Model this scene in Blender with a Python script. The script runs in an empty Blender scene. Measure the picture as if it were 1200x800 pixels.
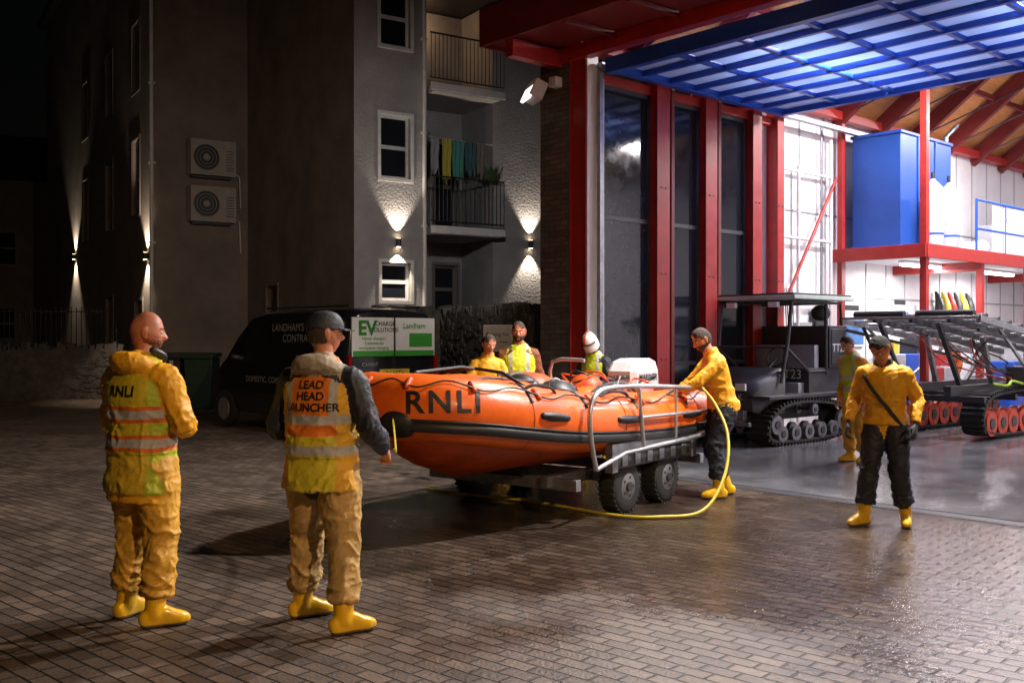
import bpy, bmesh, math, random
from mathutils import Vector, Matrix, noise, Euler
from mathutils.bvhtree import BVHTree
random.seed(3)
scene=bpy.context.scene
V=Vector
# ---------------------------------------------------------------- materials
MC={}
def M(name,col=(.5,.5,.5),rough=.6,metal=0,var=.15,vs=5,bump=0,bs=60,coat=0,emis=None,es=0,spec=.5,stretch=None):
    if name in MC: return MC[name]
    m=bpy.data.materials.new(name); m.use_nodes=True; MC[name]=m
    nt=m.node_tree; N=nt.nodes; L=nt.links; b=N['Principled BSDF']
    b.inputs['Roughness'].default_value=rough; b.inputs['Metallic'].default_value=metal
    b.inputs['Specular IOR Level'].default_value=spec
    if coat: b.inputs['Coat Weight'].default_value=coat; b.inputs['Coat Roughness'].default_value=.12
    tc=N.new('ShaderNodeTexCoord'); src=tc.outputs['Object']
    if stretch:
        mp=N.new('ShaderNodeMapping'); mp.inputs['Scale'].default_value=stretch; L.new(src,mp.inputs[0]); src=mp.outputs[0]
    n=N.new('ShaderNodeTexNoise'); n.inputs['Scale'].default_value=vs; n.inputs['Detail'].default_value=7; n.inputs['Roughness'].default_value=.65
    L.new(src,n.inputs['Vector'])
    r=N.new('ShaderNodeMapRange'); r.inputs[1].default_value=.3; r.inputs[2].default_value=.7; L.new(n.outputs[0],r.inputs[0])
    mx=N.new('ShaderNodeMix'); mx.data_type='RGBA'
    mx.inputs[6].default_value=(*[c*(1-var) for c in col],1); mx.inputs[7].default_value=(*[min(1,c*(1+var)) for c in col],1)
    L.new(r.outputs[0],mx.inputs[0]); L.new(mx.outputs[2],b.inputs['Base Color'])
    rr=N.new('ShaderNodeMapRange'); rr.inputs[3].default_value=max(0,rough-.08); rr.inputs[4].default_value=min(1,rough+.12); L.new(n.outputs[0],rr.inputs[0]); L.new(rr.outputs[0],b.inputs['Roughness'])
    if bump:
        n2=N.new('ShaderNodeTexNoise'); n2.inputs['Scale'].default_value=bs; n2.inputs['Detail'].default_value=5; L.new(src,n2.inputs['Vector'])
        bp=N.new('ShaderNodeBump'); bp.inputs['Strength'].default_value=bump; bp.inputs['Distance'].default_value=.02
        L.new(n2.outputs[0],bp.inputs['Height']); L.new(bp.outputs[0],b.inputs['Normal'])
    if emis: b.inputs['Emission Color'].default_value=(*emis,1); b.inputs['Emission Strength'].default_value=es
    return m
def rgb(h): 
    c=[int(h[i:i+2],16)/255 for i in (0,2,4)]
    return tuple(((x+.055)/1.055)**2.4 if x>.04 else x/12.92 for x in c)

def brickmat(name,c1,c2,mortar,bw,rh,rot=0,ms=.006,rough=.7,wet=False,vertical=False,bumpd=.01):
    m=bpy.data.materials.new(name); m.use_nodes=True
    nt=m.node_tree; N=nt.nodes; L=nt.links; b=N['Principled BSDF']
    g=N.new('ShaderNodeNewGeometry') if not vertical else N.new('ShaderNodeTexCoord')
    src=g.outputs['Position'] if not vertical else g.outputs['Object']
    mp=N.new('ShaderNodeMapping'); L.new(src,mp.inputs[0])
    if vertical: mp.inputs['Rotation'].default_value=(math.radians(90),0,rot)
    else: mp.inputs['Rotation'].default_value=(0,0,rot)
    nw=N.new('ShaderNodeTexNoise'); nw.inputs['Scale'].default_value=1.3; L.new(src,nw.inputs['Vector'])
    ws=N.new('ShaderNodeVectorMath'); ws.operation='SCALE'; ws.inputs['Scale'].default_value=.045; L.new(nw.outputs['Color'],ws.inputs[0])
    wa=N.new('ShaderNodeVectorMath'); wa.operation='ADD'; L.new(mp.outputs[0],wa.inputs[0]); L.new(ws.outputs[0],wa.inputs[1])
    br=N.new('ShaderNodeTexBrick'); L.new(wa.outputs[0],br.inputs['Vector'])
    br.inputs['Scale'].default_value=1; br.inputs['Brick Width'].default_value=bw; br.inputs['Row Height'].default_value=rh
    br.inputs['Mortar Size'].default_value=ms; br.inputs['Mortar Smooth'].default_value=.6; br.inputs['Bias'].default_value=-.1
    br.inputs['Color1'].default_value=(*c1,1); br.inputs['Color2'].default_value=(*c2,1); br.inputs['Mortar'].default_value=(*mortar,1)
    n=N.new('ShaderNodeTexNoise'); n.inputs['Scale'].default_value=.9; n.inputs['Detail'].default_value=9; n.inputs['Roughness'].default_value=.75; L.new(src,n.inputs['Vector'])
    r=N.new('ShaderNodeMapRange'); r.inputs[1].default_value=.3; r.inputs[2].default_value=.7; r.inputs[3].default_value=.35; r.inputs[4].default_value=1.4; L.new(n.outputs[0],r.inputs[0])
    mx=N.new('ShaderNodeMix'); mx.data_type='RGBA'; mx.blend_type='MULTIPLY'; mx.inputs[0].default_value=1
    L.new(br.outputs['Color'],mx.inputs[6]); L.new(r.outputs[0],mx.inputs[7])
    n3=N.new('ShaderNodeTexNoise'); n3.inputs['Scale'].default_value=45; n3.inputs['Detail'].default_value=4; L.new(src,n3.inputs['Vector'])
    hs=N.new('ShaderNodeMath'); hs.operation='MULTIPLY_ADD'; hs.inputs[1].default_value=-1; hs.inputs[2].default_value=1; L.new(br.outputs['Fac'],hs.inputs[0])
    h2=N.new('ShaderNodeMath'); h2.operation='MULTIPLY_ADD'; h2.inputs[1].default_value=.45; L.new(n3.outputs[0],h2.inputs[0]); L.new(hs.outputs[0],h2.inputs[2])
    sc=N.new('ShaderNodeSeparateColor'); L.new(br.outputs['Color'],sc.inputs[0])
    h3=N.new('ShaderNodeMath'); h3.operation='MULTIPLY_ADD'; h3.inputs[1].default_value=3.0; L.new(sc.outputs[0],h3.inputs[0]); L.new(h2.outputs[0],h3.inputs[2])
    bp=N.new('ShaderNodeBump'); bp.inputs['Strength'].default_value=.9; bp.inputs['Distance'].default_value=bumpd
    L.new(h3.outputs[0],bp.inputs['Height']); L.new(bp.outputs[0],b.inputs['Normal'])
    if wet:
        sub=N.new('ShaderNodeVectorMath'); sub.operation='DISTANCE'; sub.inputs[1].default_value=(2.0,8.6,0); L.new(g.outputs['Position'],sub.inputs[0])
        n4=N.new('ShaderNodeTexNoise'); n4.inputs['Scale'].default_value=.7; n4.inputs['Detail'].default_value=7; L.new(g.outputs['Position'],n4.inputs['Vector'])
        a=N.new('ShaderNodeMath'); a.operation='MULTIPLY_ADD'; a.inputs[1].default_value=-8; L.new(n4.outputs[0],a.inputs[0]); L.new(sub.outputs['Value'],a.inputs[2])
        w=N.new('ShaderNodeMapRange'); w.inputs[1].default_value=-1.6; w.inputs[2].default_value=.5; w.inputs[3].default_value=1; w.inputs[4].default_value=0; L.new(a.outputs[0],w.inputs[0])
        ro=N.new('ShaderNodeMapRange'); ro.inputs[3].default_value=.42; ro.inputs[4].default_value=.04; L.new(w.outputs[0],ro.inputs[0])
        ra=N.new('ShaderNodeMath'); ra.operation='MULTIPLY_ADD'; ra.inputs[1].default_value=.25; L.new(n3.outputs[0],ra.inputs[0]); L.new(ro.outputs[0],ra.inputs[2])
        L.new(ra.outputs[0],b.inputs['Roughness'])
        dk=N.new('ShaderNodeMapRange'); dk.inputs[3].default_value=1; dk.inputs[4].default_value=.5; L.new(w.outputs[0],dk.inputs[0])
        m2=N.new('ShaderNodeMix'); m2.data_type='RGBA'; m2.blend_type='MULTIPLY'; m2.inputs[0].default_value=1
        L.new(mx.outputs[2],m2.inputs[6]); L.new(dk.outputs[0],m2.inputs[7]); L.new(m2.outputs[2],b.inputs['Base Color'])
        b.inputs['Specular IOR Level'].default_value=.6
    else:
        L.new(mx.outputs[2],b.inputs['Base Color']); b.inputs['Roughness'].default_value=rough
    return m

def hivis(name,base,low,zlow,zst,hw,vx,zv,piping=None,sidecol=None):
    m=bpy.data.materials.new(name); m.use_nodes=True
    nt=m.node_tree; N=nt.nodes; L=nt.links; b=N['Principled BSDF']; b.inputs['Roughness'].default_value=.6
    tc=N.new('ShaderNodeTexCoord'); sx=N.new('ShaderNodeSeparateXYZ'); L.new(tc.outputs['Object'],sx.inputs[0])
    def math_(op,a,b_=None,c=None):
        n=N.new('ShaderNodeMath'); n.operation=op
        for i,q in enumerate((a,b_,c)):
            if q is None: continue
            if isinstance(q,(int,float)): n.inputs[i].default_value=q
            else: L.new(q,n.inputs[i])
        return n.outputs[0]
    nz=N.new('ShaderNodeTexNoise'); nz.inputs['Scale'].default_value=6; nz.inputs['Detail'].default_value=6; L.new(tc.outputs['Object'],nz.inputs['Vector'])
    zz=math_('ADD',sx.outputs[2],math_('MULTIPLY',math_('SUBTRACT',nz.outputs[0],.5),.03))
    fac=None;pf=None
    for z in zst:
        c=math_('COMPARE',zz,z,hw); fac=c if fac is None else math_('MAXIMUM',fac,c)
        c=math_('COMPARE',zz,z,hw+.022); pf=c if pf is None else math_('MAXIMUM',pf,c)
    if vx:
        ax=math_('ABSOLUTE',sx.outputs[0]); c=math_('MULTIPLY',math_('COMPARE',ax,vx,hw*.8),math_('GREATER_THAN',zz,zv)); fac=math_('MAXIMUM',fac,c)
    def mix(f,A,B):
        x=N.new('ShaderNodeMix'); x.data_type='RGBA'
        for i,q in ((0,f),(6,A),(7,B)):
            if isinstance(q,tuple): x.inputs[i].default_value=(*q,1)
            elif isinstance(q,(int,float)): x.inputs[i].default_value=q
            else: L.new(q,x.inputs[i])
        return x.outputs[2]
    col=mix(math_('LESS_THAN',zz,zlow),base,low)
    if sidecol: col=mix(math_('GREATER_THAN',math_('ABSOLUTE',sx.outputs[0]),.15),col,sidecol)
    if piping: col=mix(pf,col,piping)
    col=mix(fac,col,(.5,.48,.45))
    nn=N.new('ShaderNodeMapRange'); nn.inputs[1].default_value=.3; nn.inputs[2].default_value=.7; nn.inputs[3].default_value=.68; nn.inputs[4].default_value=1.0; L.new(nz.outputs[0],nn.inputs[0])
    x=N.new('ShaderNodeMix'); x.data_type='RGBA'; x.blend_type='MULTIPLY'; x.inputs[0].default_value=1; L.new(col,x.inputs[6]); L.new(nn.outputs[0],x.inputs[7])
    L.new(x.outputs[2],b.inputs['Base Color'])
    n2=N.new('ShaderNodeTexNoise'); n2.inputs['Scale'].default_value=22; n2.inputs['Detail'].default_value=4; L.new(tc.outputs['Object'],n2.inputs['Vector'])
    bp=N.new('ShaderNodeBump'); bp.inputs['Strength'].default_value=.6; bp.inputs['Distance'].default_value=.015; L.new(n2.outputs[0],bp.inputs['Height']); L.new(bp.outputs[0],b.inputs['Normal'])
    return m

RED=M('red_steel',rgb('a02824'),.4,var=.2,bump=.1); DRED=M('dark_red_paint',rgb('702220'),.55)
BLUE=M('blue_steel',rgb('1c50b8'),.4,var=.12); TANK=M('blue_tank',rgb('1c4a9e'),.45,var=.15,vs=3)
WHITE=M('white_wall',(.78,.77,.78),.6,var=.08,vs=2,bump=.2,bs=30); WOOD=M('pine_boards',rgb('c98b52'),.55,var=.3,vs=3,stretch=(12,1,12))
PVC=M('white_upvc',(.7,.7,.7),.4); GLASS=M('dark_glass',(.015,.018,.025),.06,var=.1)
BLACK=M('black_plastic',(.018,.018,.02),.45); CHAR=M('charcoal_panel',(.045,.046,.05),.42,var=.3,vs=6); RUB=M('rubber',(.022,.022,.022),.7,bump=.3); DARK=M('dark_metal',(.06,.06,.065),.5,.4)
STEEL=M('galvanised_steel',(.3,.31,.33),.42,.8,var=.3,vs=10); ALU=M('aluminium',(.6,.61,.63),.35,.8)
ORANGE=M('orange_hypalon',rgb('f26a1c'),.36,var=.18,vs=3,bump=.15,bs=18,coat=.25); DORANGE=M('orange_dirty',rgb('c94f18'),.45,var=.25,bump=.2)
CONC=M('wet_concrete',(.13,.13,.14),.16,var=.5,vs=1.2,bump=.3,bs=9)
RENDER=M('grey_render',(.34,.335,.35),.9,var=.2,vs=1.2,bump=.9,bs=20); RENDER2=M('shaded_brown_render',(.22,.185,.16),.9,var=.3,vs=.9,bump=.9,bs=20)  # second render is darker: shade on the side walls put into its brown
GREY=M('grey_plastic',(.35,.36,.38),.45); LGREY=M('light_grey',(.55,.55,.56),.4)
CREAM=M('ac_casing',(.36,.33,.3),.5); YEL=M('yellow_hose',rgb('c9b634'),.4); GREEN=M('sign_green',rgb('3f9a3a'),.5,var=.03)
SIGNW=M('sign_white',(.75,.77,.75),.45,var=.04); VAN=M('van_paint',(.012,.013,.016),.22,coat=.6,var=.05); TXTW=M('white_lettering',(.35,.35,.35),.5,var=.02); TXTK=M('black_lettering',(.012,.012,.014),.5,var=.02)
TXTG=M('green_lettering',rgb('2f8c34'),.5); REDL=M('tail_lamp',(.3,.01,.01),.2); PLATE=M('yellow_plate',(.7,.55,.05),.4)
LAMP=M('lamp_glow',(1,1,1),.5,emis=(1,.95,.9),es=14); FLAMP=M('floodlight_lens',(1,1,1),.5,emis=(1,.95,.9),es=1.6); WLAMP=M('warm_lamp_glow',(1,.9,.7),.5,emis=(1,.75,.45),es=18)
TUBE=M('fluorescent_tube',(1,1,1),.5,emis=(1,.97,1),es=12); WARMR=M('lit_room',(.6,.4,.2),.7,emis=(1,.5,.2),es=.8)
STONE=M('rough_stone',(.085,.075,.066),.9,var=.5,vs=4,bump=1,bs=12); POSTER=M('poster_blue',rgb('4a78b0'),.4,var=.4,vs=6)
REDW=M('red_wheel',rgb('b0402a'),.5,var=.4,vs=9)

# ---------------------------------------------------------------- mesh builder
def cat(p,k):
    out=[];n=len(p)
    for i in range(n-1):
        a=p[max(i-1,0)];b=p[i];c=p[i+1];d=p[min(i+2,n-1)]
        for j in range(k):
            t=j/k; out.append([.5*((2*b[q])+(-a[q]+c[q])*t+(2*a[q]-5*b[q]+4*c[q]-d[q])*t*t+(-a[q]+3*b[q]-3*c[q]+d[q])*t**3) for q in range(len(b))])
    out.append(list(p[-1])); return out
def loft(rings,closed=False):
    n=len(rings[0]); vs=[v for r in rings for v in r]; fs=[]
    R=len(rings)
    for i in range(R if closed else R-1):
        a=i*n;b=((i+1)%R)*n
        for j in range(n): k=(j+1)%n; fs.append((a+j,a+k,b+k,b+j))
    if not closed: fs.append(tuple(reversed(range(n)))); fs.append(tuple(range((R-1)*n,R*n)))
    return vs,fs
def limb(pts,rad,n=16,xref=None,ends=(1,1),sub=4,sq=2.0):
    P=[list(p)+list(r if isinstance(r,(tuple,list)) else (r,r)) for p,r in zip(pts,rad)]
    if sub>1: P=cat(P,sub)
    C=[V(p[:3]) for p in P]; R=[(max(p[3],.001),max(p[4],.001)) for p in P]
    T=[]
    for i in range(len(C)):
        t=C[min(i+1,len(C)-1)]-C[max(i-1,0)]; T.append(t.normalized() if t.length>1e-9 else V((0,0,1)))
    x=V(xref) if xref else (V((1,0,0)) if abs(T[0].x)<.8 else V((0,1,0)))
    rings=[];fr=[]
    for i in range(len(C)):
        x=(V(xref) if xref else x); x=(x-T[i]*x.dot(T[i])).normalized(); y=T[i].cross(x)
        fr.append((x.copy(),y))
    def ring(c,x,y,rx,ry):
        o=[]
        for j in range(n):
            a=2*math.pi*j/n; ca,sa=math.cos(a),math.sin(a)
            o.append(c+x*rx*math.copysign(abs(ca)**(2/sq),ca)+y*ry*math.copysign(abs(sa)**(2/sq),sa))
        return o
    def cap(i,sg):
        o=[]
        r=min(R[i])
        for a in (80,55,28):
            a=math.radians(a); o.append(ring(C[i]+T[i]*sg*r*math.sin(a),*fr[i],R[i][0]*math.cos(a),R[i][1]*math.cos(a)))
        return o
    if ends[0]: rings+=cap(0,-1)
    for i in range(len(C)): rings.append(ring(C[i],*fr[i],*R[i]))
    if ends[1]: rings+=list(reversed(cap(len(C)-1,1)))
    return loft(rings)
class MB:
    def __init__(s): s.v=[];s.f=[];s.m=[];s.s=[];s.mats=[]
    def add(s,vs,fs,mat,smooth=False,X=None):
        if mat not in s.mats: s.mats.append(mat)
        k=s.mats.index(mat); o=len(s.v)
        s.v+=[(X@V(v) if X else V(v)) for v in vs]
        for f in fs: s.f.append(tuple(i+o for i in f)); s.m.append(k); s.s.append(smooth)
        return s
    def box(s,c,d,mat,rot=(0,0,0)):
        x,y,z=[q/2 for q in d]
        X=Matrix.Translation(c)@Euler(rot).to_matrix().to_4x4()
        vs=[(i*x,j*y,k*z) for k in(-1,1) for j in(-1,1) for i in(-1,1)]
        return s.add(vs,[(0,2,3,1),(4,5,7,6),(0,1,5,4),(2,6,7,3),(0,4,6,2),(1,3,7,5)],mat,False,X)
    def b2(s,a,b,mat):
        return s.box([(p+q)/2 for p,q in zip(a,b)],[abs(q-p) for p,q in zip(a,b)],mat)
    def beam(s,p,q,w,h,mat):
        p=V(p);q=V(q);t=(q-p).normalized(); x=t.cross(V((0,0,1))); x=x.normalized() if x.length>.01 else V((1,0,0)); y=x.cross(t)
        r=lambda c:[c+x*w/2+y*h/2,c-x*w/2+y*h/2,c-x*w/2-y*h/2,c+x*w/2-y*h/2]
        return s.add(*loft([r(p),r(q)]),mat)
    def tube(s,pts,r,mat,n=8,sub=1,ends=(0,0),X=None,xref=None,sq=2.0):
        rr=r if isinstance(r,(list,tuple)) else [r]*len(pts)
        return s.add(*limb(pts,rr,n,xref,ends,sub,sq),mat,True,X)
    def cyl(s,p,q,r,mat,n=24,r2=None): return s.add(*limb([p,q],[r,r if r2 is None else r2],n,None,(0,0),1),mat,True)
    def ell(s,c,r,mat,n=20,X=None):
        rings=[]
        for i in range(1,n//2+2):
            a=math.pi*i/(n//2+2)
            rings.append([V((c[0]+r[0]*math.sin(a)*math.cos(2*math.pi*j/n),c[1]+r[1]*math.sin(a)*math.sin(2*math.pi*j/n),c[2]-r[2]*math.cos(a))) for j in range(n)])
        return s.add(*loft(rings),mat,True,X)
    def done(s,name,parent=None,bevel=0,fix=True):
        me=bpy.data.meshes.new(name); me.from_pydata(s.v,[],s.f)
        for m in s.mats: me.materials.append(m)
        me.polygons.foreach_set('material_index',s.m); me.polygons.foreach_set('use_smooth',s.s)
        if fix:
            bm=bmesh.new(); bm.from_mesh(me); bmesh.ops.recalc_face_normals(bm,faces=bm.faces); bm.to_mesh(me); bm.free()
        if any(s.s):
            try: me.set_sharp_from_angle(angle=math.radians(50))
            except Exception: pass
        o=bpy.data.objects.new(name,me); scene.collection.objects.link(o)
        if parent: o.parent=parent
        if bevel:
            b=o.modifiers.new('b','BEVEL'); b.width=bevel; b.segments=2; b.limit_method='ANGLE'; b.angle_limit=math.radians(50)
        return o
    def bvh(s): return BVHTree.FromPolygons(s.v,s.f)
def empty(name,loc=(0,0,0),rz=0,sc=1):
    e=bpy.data.objects.new(name,None); e.location=loc; e.rotation_euler=(0,0,rz); e.scale=(sc,)*3; scene.collection.objects.link(e); return e
def text(name,txt,size,C,right,up,mat,parent,bvh=None,off=.004,bold=0,spacing=1.0):
    cu=bpy.data.curves.new(name,'FONT'); cu.body=txt; cu.size=size; cu.align_x='CENTER'; cu.align_y='CENTER'; cu.space_character=spacing; cu.offset=bold
    o=bpy.data.objects.new(name,cu); scene.collection.objects.link(o)
    dg=bpy.context.evaluated_depsgraph_get(); me=bpy.data.meshes.new_from_object(o.evaluated_get(dg)); bpy.data.objects.remove(o)
    C=V(C);right=V(right).normalized();up=V(up).normalized(); n=right.cross(up)
    bm=bmesh.new(); bm.from_mesh(me)
    if bvh:
        bmesh.ops.triangulate(bm,faces=bm.faces)
        for _ in range(4):
            ed=[e for e in bm.edges if e.calc_length()>.018]
            if ed: bmesh.ops.subdivide_edges(bm,edges=ed,cuts=1)
            bmesh.ops.triangulate(bm,faces=[f for f in bm.faces if len(f.verts)>4])
    bad=[]
    for v in bm.verts:
        p=C+right*v.co.x+up*v.co.y
        if bvh:
            h=bvh.ray_cast(p+n*.6,-n,1.5)
            if h[0] is None: bad.append(v); v.co=p
            else: v.co=h[0]+n*off
        else: v.co=p+n*off
    if bad: bmesh.ops.delete(bm,geom=bad,context='VERTS')
    bm.to_mesh(me); bm.free()
    me.materials.clear(); me.materials.append(mat)
    ob=bpy.data.objects.new(name,me); scene.collection.objects.link(ob); ob.parent=parent
    return ob
def light(kind,name,loc,power,col=(1,1,1),size=.3,target=None,spot=60,blend=.4,parent=None,sy=None):
    l=bpy.data.lights.new(name,kind); l.energy=power; l.color=col
    if kind=='AREA':
        l.size=size
        if sy: l.shape='RECTANGLE'; l.size_y=sy
    elif kind!='SUN': l.shadow_soft_size=size
    if kind=='SPOT': l.spot_size=math.radians(spot); l.spot_blend=blend
    o=bpy.data.objects.new(name,l); scene.collection.objects.link(o); o.location=loc
    if parent: o.parent=parent
    if target is not None: o.rotation_euler=(V(target)-V(loc)).to_track_quat('-Z','Y').to_euler()
    return o

# ---------------------------------------------------------------- camera & world
cam=bpy.data.cameras.new('camera'); co=bpy.data.objects.new('camera',cam); scene.collection.objects.link(co); scene.camera=co
cam.lens=35; cam.sensor_width=36; cam.clip_end=1500; co.location=(0,0,1.65); co.rotation_euler=(math.radians(90-.3),0,0)
w=bpy.data.worlds.new('World'); scene.world=w; w.use_nodes=True
sk=w.node_tree.nodes.new('ShaderNodeTexSky'); sk.sky_type='NISHITA'; sk.sun_disc=False; sk.sun_elevation=math.radians(2); sk.sun_rotation=math.radians(200)
w.node_tree.links.new(sk.outputs[0],w.node_tree.nodes['Background'].inputs[0]); w.node_tree.nodes['Background'].inputs[1].default_value=.001
scene.view_settings.view_transform='Standard'; scene.view_settings.look='None'; scene.view_settings.exposure=0

# ---------------------------------------------------------------- ground
ASPH=M('dark_asphalt',(.05,.048,.045),.8,var=.3,vs=2,bump=.5,bs=50)
MB().add([(-400,-400,-.004),(400,-400,-.004),(400,600,-.004),(-400,600,-.004)],[(0,1,2,3)],ASPH).done('ground')
PAVE=brickmat('block_paving',(.105,.07,.048),(.21,.15,.108),(.02,.015,.012),.2,.1,rot=math.radians(48-6),ms=.009,wet=True,bumpd=.014)
MB().add([(-22,-6,0),(14,-6,0),(14,45,0),(-22,45,0)],[(0,1,2,3)],PAVE).done('block_paving')

# ---------------------------------------------------------------- boathouse
RZ=math.atan2(-.743,.669)
BH=empty('lifeboat_station',(1.03,14.19,0),RZ)
m=MB(); m.b2((-.2,-1.0,-.03),(9,16,.006),CONC); m.done('floor_slab',BH)
m=MB(); m.b2((1.2,-1.22,-.02),(9,-1.02,.004),DARK)
for i in range(150): m.b2((1.2+i*.052,-1.2,.004),(1.225+i*.052,-1.04,.008),DARK)
m.done('floor_drain',BH)
BRK=brickmat('dark_brick',(.11,.095,.09),(.17,.145,.13),(.06,.055,.05),.225,.075,vertical=True,bumpd=.006)
m=MB(); m.b2((-.78,-.12,0),(-.18,.5,5.72),BRK); m.b2((-.78,.5,0),(-.5,16,5.72),BRK); m.done('brick_pier',BH)
m=MB()
cols=[0,1.58,2.78,4.05,4.75]
for i,s_ in enumerate(cols):
    wd=.2 if i in(0,3) else (.24 if i<3 else .14)
    m.b2((-.15,s_-wd/2,0),(.13,s_+wd/2,5.7),RED)
    m.b2((.13,s_-wd/2-.03,0),(.15,s_+wd/2+.03,5.7),RED); m.b2((-.17,s_-wd/2-.03,0),(-.15,s_+wd/2+.03,5.7),RED)
    for z in (1.3,2.6,3.9): m.box((.155,s_-.05,z),(.012,.03,.03),DARK); m.box((.155,s_+.05,z),(.012,.03,.03),DARK)
    if 0<i<3: m.b2((-.14,s_+.3,0),(.06,s_+.38,5.7),DRED)
m.b2((-.15,-.2,5.7),(.12,16,5.86),RED)
m.b2((-.08,0,5.3),(.04,4.75,5.44),RED)
m.done('columns',BH,.008)
m=MB()
m.b2((.152,-.11,.1),(.165,.11,5.6),SIGNW); m.b2((.17,.16,.1),(.2,.2,5.3),PVC); m.done('lit_column_strip',BH)  # white panel stands in for light on the column's inner side
m=MB()
for a,b in zip(cols[:3],cols[1:4]):
    m.b2((-.03,a+.15,.12),(-.02,b-.15,5.3),GLASS)
    for z in (.1,1.2,3.35,5.24): m.b2((-.05,a+.13,z),(.0,b-.13,z+.06),DARK)
    m.b2((-.05,a+.13,.1),(.0,a+.19,5.3),DARK); m.b2((-.05,b-.19,.1),(.0,b-.13,5.3),DARK)
m.done('side_glazing',BH)
m=MB(); m.b2((-.22,4.05,0),(-.1,16,5.7),WHITE); m.b2((-.5,16,0),(8.6,16.2,9),WHITE); m.b2((8.2,0,0),(8.4,16,5.9),WHITE)
for i in range(14): m.b2((-.1,4.9+i*.8,0),(-.085,4.93+i*.8,5.7),GREY)
for z in (2.4,3.9): m.b2((-.1,4.8,z),(-.08,16,z+.03),GREY)
m.done('walls',BH)
m=MB()
for sg,x0 in ((1,-.2),(-1,8.4)):
    p=[(x0,0,5.86),(x0+sg*4.3,0,9.1),(x0+sg*4.3,16,9.1),(x0,16,5.86)]
    vs=p+[(a,b,c+.12) for a,b,c in p]
    m.add(vs,[(0,1,2,3),(7,6,5,4),(0,4,5,1),(1,5,6,2),(2,6,7,3),(3,7,4,0)],WOOD)
m.done('roof',BH)
m=MB()
for y in [.9+i*1.5 for i in range(11)]:
    for sg,x0 in ((1,-.12),(-1,8.3)):
        m.beam((x0,y,5.66),(x0+sg*4.22,y,8.9),.12,.3,DRED)
    m.tube([(0,y,5.75),(4,y,7.0),(8.2,y,5.75)],.015,DARK,6)
for x,z in ((1.1,6.72),(2.2,7.55),(3.3,8.35)): m.box((x,8,z-.1),(.07,16,.1),DRED)
m.done('roof_trusses',BH)
m=MB()
m.add([(-.3,-.1,5.86),(8.5,-.1,5.86),(4.1,-.1,9.2),(-.3,.0,5.86),(8.5,0,5.86),(4.1,0,9.2)],[(0,1,2),(5,4,3),(0,3,4,1),(1,4,5,2),(2,5,3,0)],DRED)
m.done('gable',BH)
m=MB()
m.b2((-.85,-1.15,5.78),(9,-.12,5.95),DRED); m.b2((-.9,-1.2,5.72),(9,-1.15,6.25),DRED); m.b2((-.9,-1.15,5.72),(-.85,4,6.25),DRED)
for i in range(9): m.b2((-.4+i*1.1,-1.14,5.7),(-.34+i*1.1,-.2,5.78),DRED)
m.b2((-.4,-.2,5.56),(9,-.02,5.76),RED); m.b2((-.45,-1.1,5.5),(-.3,-.15,5.74),RED); m.b2((-.85,-1.15,5.95),(9,.2,6.3),DARK)
m.done('door_canopy',BH,.006)
DP=bpy.data.materials.new('translucent_panel'); DP.use_nodes=True; nt=DP.node_tree; nt.nodes.clear()
o_=nt.nodes.new('ShaderNodeOutputMaterial'); tr=nt.nodes.new('ShaderNodeBsdfTranslucent'); df=nt.nodes.new('ShaderNodeBsdfDiffuse'); mx=nt.nodes.new('ShaderNodeMixShader'); nz=nt.nodes.new('ShaderNodeTexNoise'); nz.inputs['Scale'].default_value=1.5
cr=nt.nodes.new('ShaderNodeMapRange'); cr.inputs[3].default_value=.3; cr.inputs[4].default_value=.8; nt.links.new(nz.outputs[0],cr.inputs[0])
tr.inputs[0].default_value=(.55,.68,.95,1); df.inputs[0].default_value=(.45,.55,.8,1); nt.links.new(cr.outputs[0],mx.inputs[0]); nt.links.new(df.outputs[0],mx.inputs[1]); nt.links.new(tr.outputs[0],mx.inputs[2]); nt.links.new(mx.outputs[0],o_.inputs[0])
m=MB(); z=5.36
for i in range(8): 
    y=.1+i*.6; m.b2((.45,y-.035,z),(8.1,y+.035,z+.1),BLUE)
for i in range(9):
    x=.5+i*.95; m.b2((x-.03,.1,z+.02),(x+.03,4.3,z+.09),BLUE)
m.b2((.4,.0,z-.05),(8.1,.12,z+.16),BLUE); m.b2((.4,4.25,z-.02),(8.1,4.36,z+.14),BLUE); m.b2((.4,.1,z-.02),(.5,4.3,z+.14),BLUE)
for i in range(7):
    for j in range(8): m.b2((.54+j*.95,.14+i*.6,z+.075),(1.41+j*.95,.66+i*.6,z+.08),DP)
m.done('overhead_door',BH)
m=MB(); m.b2((.2,.05,5.42),(.3,8,5.5),STEEL); m.b2((.2,.05,0.1),(.26,.12,5.4),STEEL); m.done('door_track',BH)
m=MB()
for y,zz in ((5.0,4.7),(5.5,4.7),(6.6,5.3)): m.tube([(.02,y,.1),(.02,y,zz)],.035,PVC,8)
for zz in (2.3,3.4,4.6): m.tube([(.03,5.0,zz),(.03,6.6,zz)],.03,PVC,8)
m.tube([(.08,5.1,2.4),(.08,6.7,4.6)],.03,RED,8); m.tube([(0,6.3,.1),(0,6.3,5.6)],.02,STEEL,8)
m.box((.0,5.7,1.6),(.12,.4,.6),GREY); m.box((.0,5.25,1.3),(.1,.22,.3),RED); m.box((.0,6.2,1.9),(.1,.3,.5),BLACK); m.box((.0,6.55,1.2),(.14,.2,.5),RED)
for i in range(5): m.tube([(.0,5.1+i*.06,2.5),(.05,5.1+i*.06,1.6-i*.08),(.0,5.15+i*.06,1.4)],.008,BLACK,5,3)
m.done('door_guides',BH)
m=MB()
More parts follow.
